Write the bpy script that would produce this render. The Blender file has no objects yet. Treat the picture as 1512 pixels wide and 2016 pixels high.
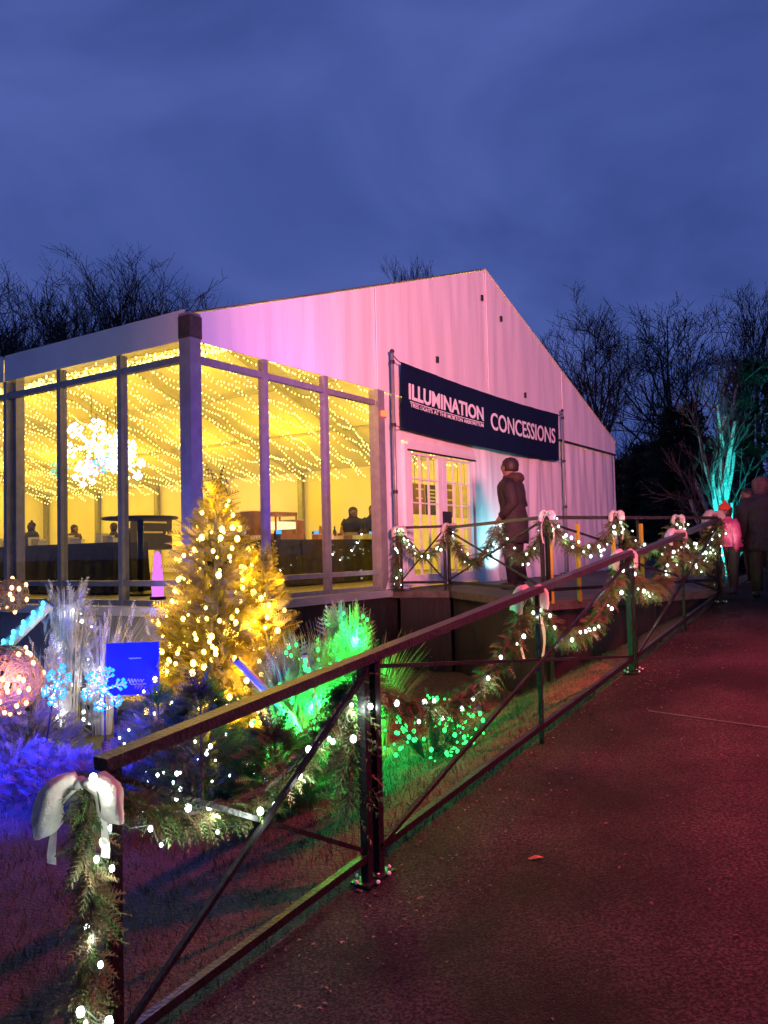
import bpy, math, random
from mathutils import Vector, Matrix, noise

# ------------------------------------------------------------------ scene, camera, sky, lights
scene = bpy.context.scene
col = scene.collection
scene.render.engine = 'CYCLES'
scene.cycles.use_denoising = True
scene.cycles.max_bounces = 5
scene.cycles.use_adaptive_sampling = True
scene.cycles.adaptive_threshold = .03
scene.cycles.adaptive_min_samples = 10
scene.cycles.transparent_max_bounces = 16
scene.cycles.sample_clamp_indirect = 3.0
scene.cycles.caustics_reflective = False
scene.cycles.caustics_refractive = False
vs = scene.view_settings
vs.view_transform = 'Standard'
vs.look = 'None'
vs.exposure = 0.0
vs.gamma = 1.0
vs.use_curve_mapping = False

PITCH, ROLL, FPX, CAMH = .0487, -.0249, 1622.7, 1.6
Fv = Vector((0, math.cos(PITCH), math.sin(PITCH)))
R0 = Vector((1, 0, 0))
U0 = Vector((0, -math.sin(PITCH), math.cos(PITCH)))
Rv = R0 * math.cos(ROLL) + U0 * math.sin(ROLL)
Uv = U0 * math.cos(ROLL) - R0 * math.sin(ROLL)
cam_data = bpy.data.cameras.new('camera')
cam = bpy.data.objects.new('camera', cam_data)
col.objects.link(cam)
cam_data.sensor_fit = 'HORIZONTAL'
cam_data.sensor_width = 36
cam_data.lens = 36 * FPX / 1512
cam_data.clip_start = .05
cam_data.clip_end = 3000
cam.matrix_world = Matrix(((Rv.x, Uv.x, -Fv.x, 0), (Rv.y, Uv.y, -Fv.y, 0), (Rv.z, Uv.z, -Fv.z, CAMH), (0, 0, 0, 1)))
scene.camera = cam

SUN_EL, SUN_ROT = math.radians(1.5), math.radians(200)
world = bpy.data.worlds.new('World')
scene.world = world
world.use_nodes = True
wn, wl = world.node_tree.nodes, world.node_tree.links
wn.clear()
w_out = wn.new('ShaderNodeOutputWorld')
w_bg = wn.new('ShaderNodeBackground')
w_sky = wn.new('ShaderNodeTexSky')
w_sky.sky_type = 'NISHITA'
w_sky.sun_disc = False
w_sky.sun_elevation = SUN_EL
w_sky.sun_rotation = SUN_ROT
w_sky.air_density = 1.0
w_sky.dust_density = .3
w_sky.ozone_density = 6.0
w_tc = wn.new('ShaderNodeTexCoord')
w_map = wn.new('ShaderNodeMapping')
w_map.inputs['Scale'].default_value = (1.0, 1.0, 1.7)
w_map.inputs['Rotation'].default_value = (.3, .5, .4)
w_noise = wn.new('ShaderNodeTexNoise')
w_noise.inputs['Scale'].default_value = 2.9
w_noise.inputs['Detail'].default_value = 6
w_noise.inputs['Roughness'].default_value = .5
w_noise.inputs['Distortion'].default_value = .5
w_ramp = wn.new('ShaderNodeValToRGB')
w_ramp.color_ramp.elements[0].position = .30
w_ramp.color_ramp.elements[0].color = (0, 0, 0, 1)
w_ramp.color_ramp.elements[1].position = .70
w_ramp.color_ramp.elements[1].color = (1, 1, 1, 1)
w_cloud = wn.new('ShaderNodeMix')                 # dusk cloud deck: grey-blue gaps, paler violet cloud
w_cloud.data_type = 'RGBA'
w_cloud.inputs[6].default_value = (.34, .60, 2.3, 1)
w_cloud.inputs[7].default_value = (.80, 1.18, 3.9, 1)
w_mix = wn.new('ShaderNodeMix')
w_mix.data_type = 'RGBA'
w_mix.inputs[0].default_value = .93               # overcast: the cloud deck covers most of the clear sky
wl.new(w_tc.outputs['Generated'], w_map.inputs['Vector'])
wl.new(w_map.outputs['Vector'], w_noise.inputs['Vector'])
wl.new(w_noise.outputs['Fac'], w_ramp.inputs['Fac'])
wl.new(w_ramp.outputs['Color'], w_cloud.inputs[0])
wl.new(w_sky.outputs['Color'], w_mix.inputs[6])
wl.new(w_cloud.outputs[2], w_mix.inputs[7])
wl.new(w_mix.outputs[2], w_bg.inputs['Color'])
w_bg.inputs['Strength'].default_value = .11
wl.new(w_bg.outputs['Background'], w_out.inputs['Surface'])

sun_d = bpy.data.lights.new('dusk_sun', 'SUN')
sun_d.energy = .03
sun_d.angle = math.radians(25)
sun_d.color = (.75, .8, 1)
sun_o = bpy.data.objects.new('dusk_sun', sun_d)
col.objects.link(sun_o)
sun_o.rotation_euler = (math.radians(60), 0, math.radians(160))


def lamp(name, kind, loc, color, energy, radius=.04, parent=None, aim=None, cone=None, blend=.6):
    """a lamp of the place or an added light; loc and aim are world (or parent-local when the parent is unrotated)"""
    d = bpy.data.lights.new(name, kind)
    d.color = color
    d.energy = energy
    d.shadow_soft_size = radius
    if kind == 'SPOT':
        d.spot_size = math.radians(cone)
        d.spot_blend = blend
    o = bpy.data.objects.new(name, d)
    col.objects.link(o)
    o.location = loc
    if aim is not None:
        o.rotation_euler = (Vector(aim) - Vector(loc)).to_track_quat('-Z', 'Y').to_euler()
    if parent is not None:
        o.parent = parent
        o.matrix_parent_inverse = Matrix.LocRotScale(parent.location, parent.rotation_euler, parent.scale).inverted()
    return o


# ------------------------------------------------------------------ helpers
def px(x, y, Y):
    """the point at forward distance Y seen at photograph pixel x, y"""
    d = Fv + Rv * ((x - 756) / FPX) - Uv * ((y - 1008) / FPX)
    return Vector((0, 0, CAMH)) + d * (Y / d.y)


class MB:
    def __init__(self):
        self.v, self.f = [], []

    def quad(self, *p):
        n = len(self.v)
        self.v += [tuple(q) for q in p]
        self.f.append(tuple(range(n, n + len(p))))

    def box(self, c, s, rz=0.0):
        n = len(self.v)
        ca, sa = math.cos(rz), math.sin(rz)
        for dz in (-.5, .5):
            for dx, dy in ((-.5, -.5), (.5, -.5), (.5, .5), (-.5, .5)):
                x, y = dx * s[0], dy * s[1]
                self.v.append((c[0] + x * ca - y * sa, c[1] + x * sa + y * ca, c[2] + dz * s[2]))
        for q in ((0, 3, 2, 1), (4, 5, 6, 7), (0, 1, 5, 4), (1, 2, 6, 5), (2, 3, 7, 6), (3, 0, 4, 7)):
            self.f.append(tuple(n + i for i in q))
        return self

    def bbox(self, x0, x1, y0, y1, z0, z1):
        return self.box(((x0 + x1) / 2, (y0 + y1) / 2, (z0 + z1) / 2), (x1 - x0, y1 - y0, z1 - z0))

    def beam(self, a, b, w, h, up=(0, 0, 1)):
        """a square bar from a to b, w across, h high"""
        a, b = Vector(a), Vector(b)
        d = (b - a).normalized()
        side = d.cross(Vector(up))
        if side.length < 1e-4:
            side = Vector((1, 0, 0))
        side.normalize()
        u = side.cross(d)
        n = len(self.v)
        for p in (a, b):
            for i, j in ((-1, -1), (1, -1), (1, 1), (-1, 1)):
                self.v.append(tuple(p + side * (i * w / 2) + u * (j * h / 2)))
        for q in ((3, 2, 1, 0), (4, 5, 6, 7), (0, 1, 5, 4), (1, 2, 6, 5), (2, 3, 7, 6), (3, 0, 4, 7)):
            self.f.append(tuple(n + i for i in q))
        return self

    def tube(self, pts, rad, sides=6, caps=True, flat=1.0):
        pts = [Vector(p) for p in pts]
        if not hasattr(rad, '__len__'):
            rad = [rad] * len(pts)
        n0 = len(self.v)
        ref = None
        for i, p in enumerate(pts):
            d = (pts[min(i + 1, len(pts) - 1)] - pts[max(i - 1, 0)])
            if d.length < 1e-9:
                d = Vector((0, 0, 1))
            d.normalize()
            if ref is None:
                ref = Vector((1, 0, 0)) if abs(d.x) < .9 else Vector((0, 1, 0))
            a = (ref - d * ref.dot(d)).normalized()
            ref = a
            b = d.cross(a)
            for k in range(sides):
                t = 2 * math.pi * k / sides
                self.v.append(tuple(p + (a * math.cos(t) + b * (math.sin(t) * flat)) * rad[i]))
        for i in range(len(pts) - 1):
            for k in range(sides):
                k2 = (k + 1) % sides
                self.f.append((n0 + i * sides + k, n0 + i * sides + k2, n0 + (i + 1) * sides + k2, n0 + (i + 1) * sides + k))
        if caps:
            self.f.append(tuple(n0 + k for k in reversed(range(sides))))
            self.f.append(tuple(n0 + (len(pts) - 1) * sides + k for k in range(sides)))
        return self

    def loft(self, rings, sides=14):
        """rings: (centre, rx, ry) stacked ellipses"""
        n0 = len(self.v)
        for c, rx, ry in rings:
            for k in range(sides):
                t = 2 * math.pi * k / sides
                self.v.append((c[0] + rx * math.cos(t), c[1] + ry * math.sin(t), c[2]))
        for i in range(len(rings) - 1):
            for k in range(sides):
                k2 = (k + 1) % sides
                self.f.append((n0 + i * sides + k, n0 + i * sides + k2, n0 + (i + 1) * sides + k2, n0 + (i + 1) * sides + k))
        self.f.append(tuple(n0 + k for k in reversed(range(sides))))
        self.f.append(tuple(n0 + (len(rings) - 1) * sides + k for k in range(sides)))
        return self

    def ball(self, c, r, seg=8, rings=5, sq=(1, 1, 1)):
        n0 = len(self.v)
        self.v.append((c[0], c[1], c[2] - r * sq[2]))
        for i in range(1, rings):
            ph = -math.pi / 2 + math.pi * i / rings
            for k in range(seg):
                t = 2 * math.pi * k / seg
                self.v.append((c[0] + r * sq[0] * math.cos(ph) * math.cos(t), c[1] + r * sq[1] * math.cos(ph) * math.sin(t), c[2] + r * sq[2] * math.sin(ph)))
        self.v.append((c[0], c[1], c[2] + r * sq[2]))
        top = len(self.v) - 1
        for k in range(seg):
            k2 = (k + 1) % seg
            self.f.append((n0, n0 + 1 + k2, n0 + 1 + k))
            for i in range(rings - 2):
                a = n0 + 1 + i * seg
                self.f.append((a + k, a + k2, a + seg + k2, a + seg + k))
            self.f.append((n0 + 1 + (rings - 2) * seg + k, n0 + 1 + (rings - 2) * seg + k2, top))
        return self

    def octa(self, c, r, h=None):
        n = len(self.v)
        h = h or r
        for d in ((r, 0, 0), (0, r, 0), (-r, 0, 0), (0, -r, 0), (0, 0, h), (0, 0, -h)):
            self.v.append((c[0] + d[0], c[1] + d[1], c[2] + d[2]))
        for q in ((0, 1, 4), (1, 2, 4), (2, 3, 4), (3, 0, 4), (1, 0, 5), (2, 1, 5), (3, 2, 5), (0, 3, 5)):
            self.f.append(tuple(n + i for i in q))
        return self

    def mesh(self, name, material, smooth=False):
        m = bpy.data.meshes.new(name)
        m.from_pydata(self.v, [], self.f)
        m.update()
        if material:
            m.materials.append(material)
        if smooth:
            m.polygons.foreach_set('use_smooth', [True] * len(m.polygons))
        return m

    def build(self, name, material, parent=None, smooth=False, kind=None, label=None):
        return link(name, self.mesh(name, material, smooth), parent, kind=kind, label=label)


def link(name, mesh, parent=None, loc=None, rot=None, kind=None, label=None):
    o = bpy.data.objects.new(name, mesh)
    col.objects.link(o)
    if parent is not None:
        o.parent = parent
    if loc is not None:
        o.location = loc
    if rot is not None:
        o.rotation_euler = rot
    if kind:
        o['kind'] = kind
    if label:
        o['label'] = label
    return o


def tag(o, label, cat, group=None):
    o['label'] = label
    o['category'] = cat
    if group:
        o['group'] = group
    return o


def thing(name, label, cat, loc=(0, 0, 0), rz=0.0, group=None):
    o = bpy.data.objects.new(name, None)
    col.objects.link(o)
    o.empty_display_size = .1
    o.location = loc
    o.rotation_euler = (0, 0, rz)
    return tag(o, label, cat, group)


def smooth01(x):
    x = max(0., min(1., x))
    return x * x * (3 - 2 * x)


# ------------------------------------------------------------------ materials
def mat(name, color, rough=.7, color2=None, scale=8.0, bump=0.0, bump_scale=None, metal=0.0, detail=4, stretch=(1, 1, 1), spec=.5, trans=0.0):
    m = bpy.data.materials.new(name)
    m.use_nodes = True
    nt = m.node_tree
    b = nt.nodes['Principled BSDF']
    b.inputs['Base Color'].default_value = (*color, 1)
    b.inputs['Roughness'].default_value = rough
    b.inputs['Metallic'].default_value = metal
    b.inputs['Specular IOR Level'].default_value = spec
    if color2 or bump:
        tc = nt.nodes.new('ShaderNodeTexCoord')
        mp = nt.nodes.new('ShaderNodeMapping')
        mp.inputs['Scale'].default_value = stretch
        nt.links.new(tc.outputs['Object'], mp.inputs['Vector'])
    if color2:
        nz = nt.nodes.new('ShaderNodeTexNoise')
        nz.inputs['Scale'].default_value = scale
        nz.inputs['Detail'].default_value = detail
        nt.links.new(mp.outputs['Vector'], nz.inputs['Vector'])
        rp = nt.nodes.new('ShaderNodeValToRGB')
        rp.color_ramp.elements[0].position = .35
        rp.color_ramp.elements[1].position = .65
        rp.color_ramp.elements[0].color = (*color, 1)
        rp.color_ramp.elements[1].color = (*color2, 1)
        nt.links.new(nz.outputs['Fac'], rp.inputs['Fac'])
        nt.links.new(rp.outputs['Color'], b.inputs['Base Color'])
    if bump:
        n2 = nt.nodes.new('ShaderNodeTexNoise')
        n2.inputs['Scale'].default_value = bump_scale or scale * 2
        n2.inputs['Detail'].default_value = 5
        nt.links.new(mp.outputs['Vector'], n2.inputs['Vector'])
        bp = nt.nodes.new('ShaderNodeBump')
        bp.inputs['Strength'].default_value = bump
        bp.inputs['Distance'].default_value = .03
        nt.links.new(n2.outputs['Fac'], bp.inputs['Height'])
        nt.links.new(bp.outputs['Normal'], b.inputs['Normal'])
    if trans:
        tr = nt.nodes.new('ShaderNodeBsdfTranslucent')
        tr.inputs['Color'].default_value = (*color, 1)
        mx = nt.nodes.new('ShaderNodeMixShader')
        mx.inputs[0].default_value = trans
        out = nt.nodes['Material Output']
        nt.links.new(b.outputs[0], mx.inputs[1])
        nt.links.new(tr.outputs[0], mx.inputs[2])
        nt.links.new(mx.outputs[0], out.inputs['Surface'])
    return m


def glow(name, color, strength):
    m = bpy.data.materials.new(name)
    m.use_nodes = True
    nt = m.node_tree
    nt.nodes.clear()
    out = nt.nodes.new('ShaderNodeOutputMaterial')
    e = nt.nodes.new('ShaderNodeEmission')
    e.inputs['Color'].default_value = (*color, 1)
    e.inputs['Strength'].default_value = strength
    nt.links.new(e.outputs[0], out.inputs['Surface'])
    m.cycles.emission_sampling = 'NONE'
    return m


def glass_mat():
    m = bpy.data.materials.new('glass')
    m.use_nodes = True
    nt = m.node_tree
    nt.nodes.clear()
    out = nt.nodes.new('ShaderNodeOutputMaterial')
    lw = nt.nodes.new('ShaderNodeLayerWeight')
    pw = nt.nodes.new('ShaderNodeMath')
    pw.operation = 'POWER'
    pw.inputs[1].default_value = 4.5
    fr = nt.nodes.new('ShaderNodeMath')
    fr.operation = 'MULTIPLY_ADD'
    fr.inputs[1].default_value = .75
    fr.inputs[2].default_value = .035
    nt.links.new(lw.outputs['Facing'], pw.inputs[0])
    nt.links.new(pw.outputs[0], fr.inputs[0])
    t = nt.nodes.new('ShaderNodeBsdfTransparent')
    t.inputs['Color'].default_value = (.95, .96, .95, 1)
    gl = nt.nodes.new('ShaderNodeBsdfGlossy')
    gl.inputs['Roughness'].default_value = .015
    mx = nt.nodes.new('ShaderNodeMixShader')
    nt.links.new(fr.outputs[0], mx.inputs[0])
    nt.links.new(t.outputs[0], mx.inputs[1])
    nt.links.new(gl.outputs[0], mx.inputs[2])
    nt.links.new(mx.outputs[0], out.inputs['Surface'])
    return m


M = {}
M['grass'] = mat('lawn', (.022, .032, .014), .95, (.05, .05, .028), 5, .9, 60)
M['blade'] = mat('grass_blades', (.03, .045, .016), .8, (.07, .065, .035), 3)
M['mulch'] = mat('mulch', (.05, .026, .014), .95, (.16, .085, .045), 22, 1.0, 70)
M['asphalt'] = mat('asphalt', (.008, .0075, .0075), .95, (.05, .045, .043), 75, 1.0, 160, detail=4, spec=.25)
_nt = M['asphalt'].node_tree                      # coarse aggregate over slow patches of wear and damp
_rp = [n_ for n_ in _nt.nodes if n_.type == 'VALTORGB'][0]
_rp.color_ramp.elements[0].position, _rp.color_ramp.elements[1].position = .42, .72
_big = _nt.nodes.new('ShaderNodeTexNoise')
_big.inputs['Scale'].default_value = 1.3
_big.inputs['Detail'].default_value = 6
_mr = _nt.nodes.new('ShaderNodeMapRange')
_mr.inputs[1].default_value, _mr.inputs[2].default_value, _mr.inputs[3].default_value, _mr.inputs[4].default_value = .36, .66, .28, 1.7
_mm = _nt.nodes.new('ShaderNodeMix')
_mm.data_type, _mm.blend_type = 'RGBA', 'MULTIPLY'
_mm.inputs[0].default_value = 1
_map = [n_ for n_ in _nt.nodes if n_.type == 'MAPPING'][0]
_nt.links.new(_map.outputs[0], _big.inputs['Vector'])
_nt.links.new(_big.outputs['Fac'], _mr.inputs[0])
_nt.links.new(_rp.outputs[0], _mm.inputs[6])
_nt.links.new(_mr.outputs[0], _mm.inputs[7])
_nt.links.new(_mm.outputs[2], _nt.nodes['Principled BSDF'].inputs['Base Color'])
M['fabric'] = mat('tent_fabric', (.74, .74, .76), .6, (.82, .82, .83), 1.2, .16, 5, stretch=(3.5, 3.5, .35))
M['roof'] = mat('roof_fabric', (.70, .70, .72), .55, (.78, .78, .8), 1.5, .15, 3)
M['liner'] = mat('liner_fabric', (.74, .72, .66), .8, (.8, .78, .72), 1.0, .25, 2.5)
M['alu'] = mat('aluminium', (.24, .24, .25), .42, (.30, .30, .31), 10, 0, metal=.3)
M['beam'] = mat('wrapped_beam', (.42, .40, .36), .7, (.48, .46, .4), 4)
M['white'] = mat('white_paint', (.78, .78, .78), .45, (.72, .72, .72), 6)
M['steel'] = mat('black_steel', (.005, .005, .0055), .45, (.010, .0095, .010), 18, .25, 60, spec=.25)
M['rail'] = mat('rail_paint', (.014, .012, .012), .42, (.028, .023, .021), 16, .35, 70, spec=.4)
M['navy'] = mat('banner_navy', (.004, .009, .032), .65, (.005, .011, .04), 3, .12, 4, spec=.2)
M['print'] = mat('banner_print', (.86, .86, .86), .6)
M['skirt'] = mat('skirt_cloth', (.008, .008, .009), .85, (.014, .014, .015), 5, .4, 8, stretch=(6, 6, .6))
M['plinth'] = mat('plinth_panel', (.26, .27, .30), .7, (.34, .35, .38), 2, .2, 20)
M['deck'] = mat('deck_boards', (.05, .042, .037), .8, (.09, .075, .065), 7, .5, 30)
M['floor'] = mat('tent_floor', (.15, .13, .11), .45, (.22, .19, .15), 4, .1, 20)
M['black_cloth'] = mat('black_cloth', (.012, .012, .014), .8, (.022, .022, .024), 8, .4, 9)
M['bark'] = mat('bark', (.045, .038, .033), .9, (.075, .065, .055), 12, .8, 40)
M['twig'] = mat('twigs', (.035, .03, .028), .9)
M['palebark'] = mat('pale_bark', (.38, .37, .34), .8, (.18, .17, .15), 9, .6, 40, stretch=(1, 1, 6))
M['conifer'] = mat('conifer_leaf', (.045, .075, .03), .7, (.10, .12, .045), 7, trans=.3)
M['goldleaf'] = mat('golden_conifer_leaf', (.20, .16, .03), .7, (.36, .26, .05), 7, trans=.4)
M['cedar'] = mat('cedar_leaf', (.045, .11, .018), .65, (.11, .14, .035), 6, trans=.25)
M['drycedar'] = mat('dry_cedar', (.13, .07, .03), .75, (.07, .075, .025), 5, trans=.2)
M['darkleaf'] = mat('dark_leaf', (.02, .032, .018), .8, (.04, .055, .028), 1.5)
M['frost'] = mat('frosted_leaf', (.45, .46, .46), .7, (.3, .3, .29), 6, trans=.2)
M['straw'] = mat('straw_grass', (.30, .28, .16), .7, (.2, .24, .11), 5, trans=.3)
M['heath'] = mat('heath_leaf', (.12, .13, .14), .8, (.2, .2, .22), 6, trans=.2)
M['ribbon'] = mat('ribbon', (.62, .56, .50), .6, (.5, .45, .40), 14, .4, 60, trans=.3)
M['yellow'] = mat('post_yellow', (.36, .27, .02), .5, (.28, .2, .015), 9)  # mottled yellow tone of the thin walkway posts
M['wire'] = mat('green_wire', (.015, .03, .015), .6)
M['skin'] = mat('skin', (.20, .11, .08), .7)
M['hair'] = mat('hair', (.02, .014, .01), .6)
M['pinkhair'] = mat('auburn_hair', (.10, .04, .03), .7, (.05, .02, .016), 20, .8, 60)
M['parka'] = mat('parka', (.016, .011, .012), .8, (.026, .018, .019), 9, .4, 22)
M['blackcoat'] = mat('black_coat', (.007, .007, .008), .85, (.013, .012, .013), 8, .4, 20)
M['trouser'] = mat('trousers', (.016, .012, .013), .85, (.024, .017, .017), 10)
M['shoe'] = mat('shoe', (.015, .014, .014), .5)
M['fur'] = mat('fur_trim', (.06, .033, .024), .9, (.07, .035, .025), 20, 1.0, 70)
M['pink'] = mat('pink_jacket', (.62, .10, .22), .6, (.5, .07, .16), 10, .3, 25)
M['redknit'] = mat('red_knit', (.62, .06, .03), .8, (.5, .04, .025), 25, .6, 60)
M['brown'] = mat('brown_box', (.22, .12, .06), .7, (.3, .17, .09), 6)
M['paper'] = mat('paper', (.6, .56, .48), .8, (.5, .45, .36), 12)
M['darkboard'] = mat('dark_board', (.02, .02, .025), .6, (.035, .03, .035), 6)
M['woodboard'] = mat('wood_board', (.14, .075, .04), .6, (.2, .11, .06), 6)
M['signblue'] = mat('sign_face', (.008, .014, .30), .5, (.01, .018, .34), 3, spec=.2)
M['tube'] = mat('pale_tube', (.45, .47, .45), .5, (.38, .4, .4), 8)
M['lampbody'] = mat('lamp_body', (.02, .02, .02), .4)
M['leaf'] = mat('dead_leaf', (.42, .16, .05), .7, (.3, .1, .035), 30)
M['litter'] = mat('leaf_litter', (.17, .12, .08), .8, (.1, .07, .05), 5)
M['cable'] = mat('cable_cover', (.10, .09, .09), .7)
M['glass'] = glass_mat()
M['orange_lit'] = mat('rattan', (.45, .27, .14), .7, (.34, .2, .1), 9, .5, 30)
M['e_warm'] = glow('warm_bulb', (1, .76, .17), 6.5)
M['e_gold'] = glow('gold_bulb', (1, .70, .15), 7.0)
M['e_white'] = glow('white_bulb', (.86, 1, .93), 6.0)
M['e_green'] = glow('green_bulb', (.04, 1, .17), 3.2)
M['e_cyan'] = glow('cyan_bulb', (.06, .62, 1), 5.0)
M['e_ice'] = glow('ice_bulb', (.035, .34, 1), 2.3)
M['e_amber'] = glow('amber_bulb', (1, .50, .22), 5.0)
M['e_purple'] = glow('purple_bulb', (.30, .10, 1), 2.0)
M['e_teal'] = glow('teal_bulb', (.04, .75, .55), 1.6)
M['e_coldwhite'] = glow('cold_white_bulb', (.9, .96, 1), 6.0)
M['e_pink'] = glow('pink_tube_light', (.85, .22, .95), 1.3)
M['e_lens'] = glow('cyan_lens', (.55, 1, 1), 5.0)
M['e_red'] = glow('red_lens', (1, .15, .06), 2.5)
M['e_heat'] = glow('food_warmer_glow', (1, .55, .25), 2.5)
M['e_screen'] = glow('blue_led', (.06, .35, 1), 2.0)

# ------------------------------------------------------------------ frames of reference
AZ = .5831
g = Vector((math.sin(AZ), math.cos(AZ), 0))          # along the gable wall, away to the right
l = Vector((-math.cos(AZ), math.sin(AZ), 0))         # along the long side, away to the left
TROT = math.pi / 2 - AZ
TC = Vector((-2.0077, 8.6, 0))
AZ2 = .6
g2 = Vector((math.sin(AZ2), math.cos(AZ2), 0))
n2 = Vector((math.cos(AZ2), -math.sin(AZ2), 0))
RROT = math.pi / 2 - AZ2
Q = Vector((-.093, 3.95, 0))


def T(s, t, z=0.):
    return TC + g * s + l * t + Vector((0, 0, z))


def RP(s, q, z=0.):
    return Q + g2 * s + n2 * q + Vector((0, 0, z))


def path_z(s):
    if s < 8.2:
        return .06 + .112 * max(s, -9)
    return .06 + .112 * 8.2 + (1 - math.exp(-(s - 8.2) / 3)) * .33


def ground_z(x, y):
    d = Vector((x, y, 0)) - Q
    s, q = d.dot(g2), d.dot(n2)
    zp = path_z(s)
    zg = -.05 + .02 * noise.noise(Vector((x * .35, y * .35, 0)))
    # the tent stands in a level hollow; beyond it the lawn climbs back to the level of the path
    dt = Vector((x, y, 0)) - TC
    beyond = smooth01((dt.dot(g) - 15.0) / 5.0)
    far = smooth01((dt.dot(l) - 24.5) / 8.0)
    zg = zg + (1.15 - zg) * max(beyond, far)
    k = smooth01((-q - .15) / 1.7)
    return zp + (zg - zp) * k


# ------------------------------------------------------------------ ground, path, mulch
def grid_mesh(name, xs, ys, zf, material):
    b = MB()
    nx = len(xs)
    for y in ys:
        for x in xs:
            b.v.append((x, y, zf(x, y)))
    for j in range(len(ys) - 1):
        for i in range(nx - 1):
            a = j * nx + i
            b.f.append((a, a + 1, a + nx + 1, a + nx))
    return b.mesh(name, material, True)


def spaced(a0, a1, fine0, fine1, step):
    out = [fine0 + i * step for i in range(int((fine1 - fine0) / step) + 1)]
    v, d = fine0, step
    while v > a0:
        d *= 1.35
        v -= d
        out.insert(0, v)
    v, d = out[-1], step
    while v < a1:
        d *= 1.35
        v += d
        out.append(v)
    return out


gr = link('ground', grid_mesh('ground', spaced(-900, 900, -9, 14, .3), spaced(-60, 1600, -3, 26, .3), ground_z, M['grass']), kind='structure')

b = MB()
ss = [-9 + i * .4 for i in range(76)]
qs = [-.06, .8, 1.8, 2.8, 3.8, 4.6]
for s in ss:
    for i, q in enumerate(qs):
        p = RP(s, q + (.03 * noise.noise(Vector((s * 2, 3.1, 0))) if i == 0 else 0))
        b.v.append((p.x, p.y, path_z(s) + .012))
for j in range(len(ss) - 1):
    for i in range(len(qs) - 1):
        a = j * len(qs) + i
        b.f.append((a, a + 1, a + len(qs) + 1, a + len(qs)))
path = b.build('path', M['asphalt'], kind='structure', smooth=True)

# brown mulch bed in front of the walkway skirt
b = MB()
mx = [(-.4 + i * .2, 6.6 + j * .2) for j in range(24) for i in range(13)]
for (x, y) in mx:
    b.v.append((x + .25 * noise.noise(Vector((y, 0, 5))), y, ground_z(x, y) + .012))
for j in range(23):
    for i in range(12):
        a = j * 13 + i
        b.f.append((a, a + 1, a + 14, a + 13))
b.build('mulch_bed', M['mulch'], kind='structure', smooth=True)

# ------------------------------------------------------------------ the tent
W, L, DECK, EVB, EVT, RIDGE, TRZ, MIDZ = 14.08, 23.1, 1.08, 3.885, 4.19, 6.6, 3.70, 1.325
BAY, PAN = 3.3, 1.161
HALF = W / 2


def roof_z(s):
    return EVT + (RIDGE - EVT) * (1 - abs(s - HALF) / HALF)


tent = thing('event_tent', 'large white frame tent with glazed corner, pink lit gable and french doors', 'tent', TC, TROT)


def sheet(s0, s1, zlo, zhi, t0, ns, nz, amp, seed, flare=0.0, thick=.012):
    """fabric hung in the gable plane: folds run up and down; zlo / zhi are functions of s"""
    b = MB()
    for side in (0, 1):
        for j in range(nz + 1):
            for i in range(ns + 1):
                s = s0 + (s1 - s0) * i / ns
                v = j / nz
                z = zlo(s) + (zhi(s) - zlo(s)) * v
                f = amp * (noise.noise(Vector((s * 3.1 + seed, z * .5, seed))) + .5 * noise.noise(Vector((s * 9 + seed, z * .7, 3))))
                f *= min(1, (s - s0) * 4, (s1 - s) * 4)
                f -= flare * (1 - v) ** 4 * (.6 + .8 * noise.noise(Vector((s * 4, seed, 0))))
                b.v.append((s, t0 + f + side * thick, z))
    n = (ns + 1) * (nz + 1)
    for j in range(nz):
        for i in range(ns):
            a = j * (ns + 1) + i
            b.f.append((a, a + 1, a + ns + 2, a + ns + 1))
            b.f.append((n + a, n + a + ns + 1, n + a + ns + 2, n + a + 1))
    return b


# gable cloth above the glazing and the door wall
gab = sheet(.06, W, lambda s: EVB, lambda s: roof_z(s) - .03, -.03, 190, 18, .02, 2.0).build('gable_cloth', M['fabric'], tent, True)
for (cs, cz) in ((6.86, 6.02), (7.62, 5.82), (5.2, 4.62), (8.6, 4.55)):
    MB().bbox(cs - .025, cs + .025, -.075, -.045, cz - .05, cz + .05).build('cloth_clip', M['lampbody'], tent)
for ca in (3.5, 7.04, 10.55):
    MB().bbox(ca - .018, ca + .018, -.062, -.046, EVB + .01, roof_z(ca) - .05).build('seam_strap', M['fabric'], tent)
# lower door wall, in hung panels
DS0, DS1, DZ = 4.2, 6.42, 3.19
lo = lambda s: DECK - .03
sheet(3.56, DS0 - .05, lo, lambda s: EVB, 0.0, 14, 16, .05, 7.0, .10).build('wall_panel', M['fabric'], tent, True)
sheet(DS0 - .05, DS1 + .05, lambda s: DZ + .06, lambda s: EVB, .0, 30, 8, .015, 9.0).build('wall_panel', M['fabric'], tent, True)
sheet(DS1 + .05, 7.35, lo, lambda s: EVB, .0, 18, 16, .05, 12.0, .12).build('wall_panel', M['fabric'], tent, True)
sheet(7.36, 10.5, lo, lambda s: EVB, .01, 50, 16, .05, 15.0, .08).build('wall_panel', M['fabric'], tent, True)
sheet(10.51, W - .02, lo, lambda s: EVB, .0, 50, 16, .05, 18.0, .08).build('wall_panel', M['fabric'], tent, True)
# a dark keder rail and rope under the gable cloth
MB().bbox(10.3, W, -.06, -.035, EVB - .05, EVB - .01).build('keder_rail', M['steel'], tent)

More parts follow.
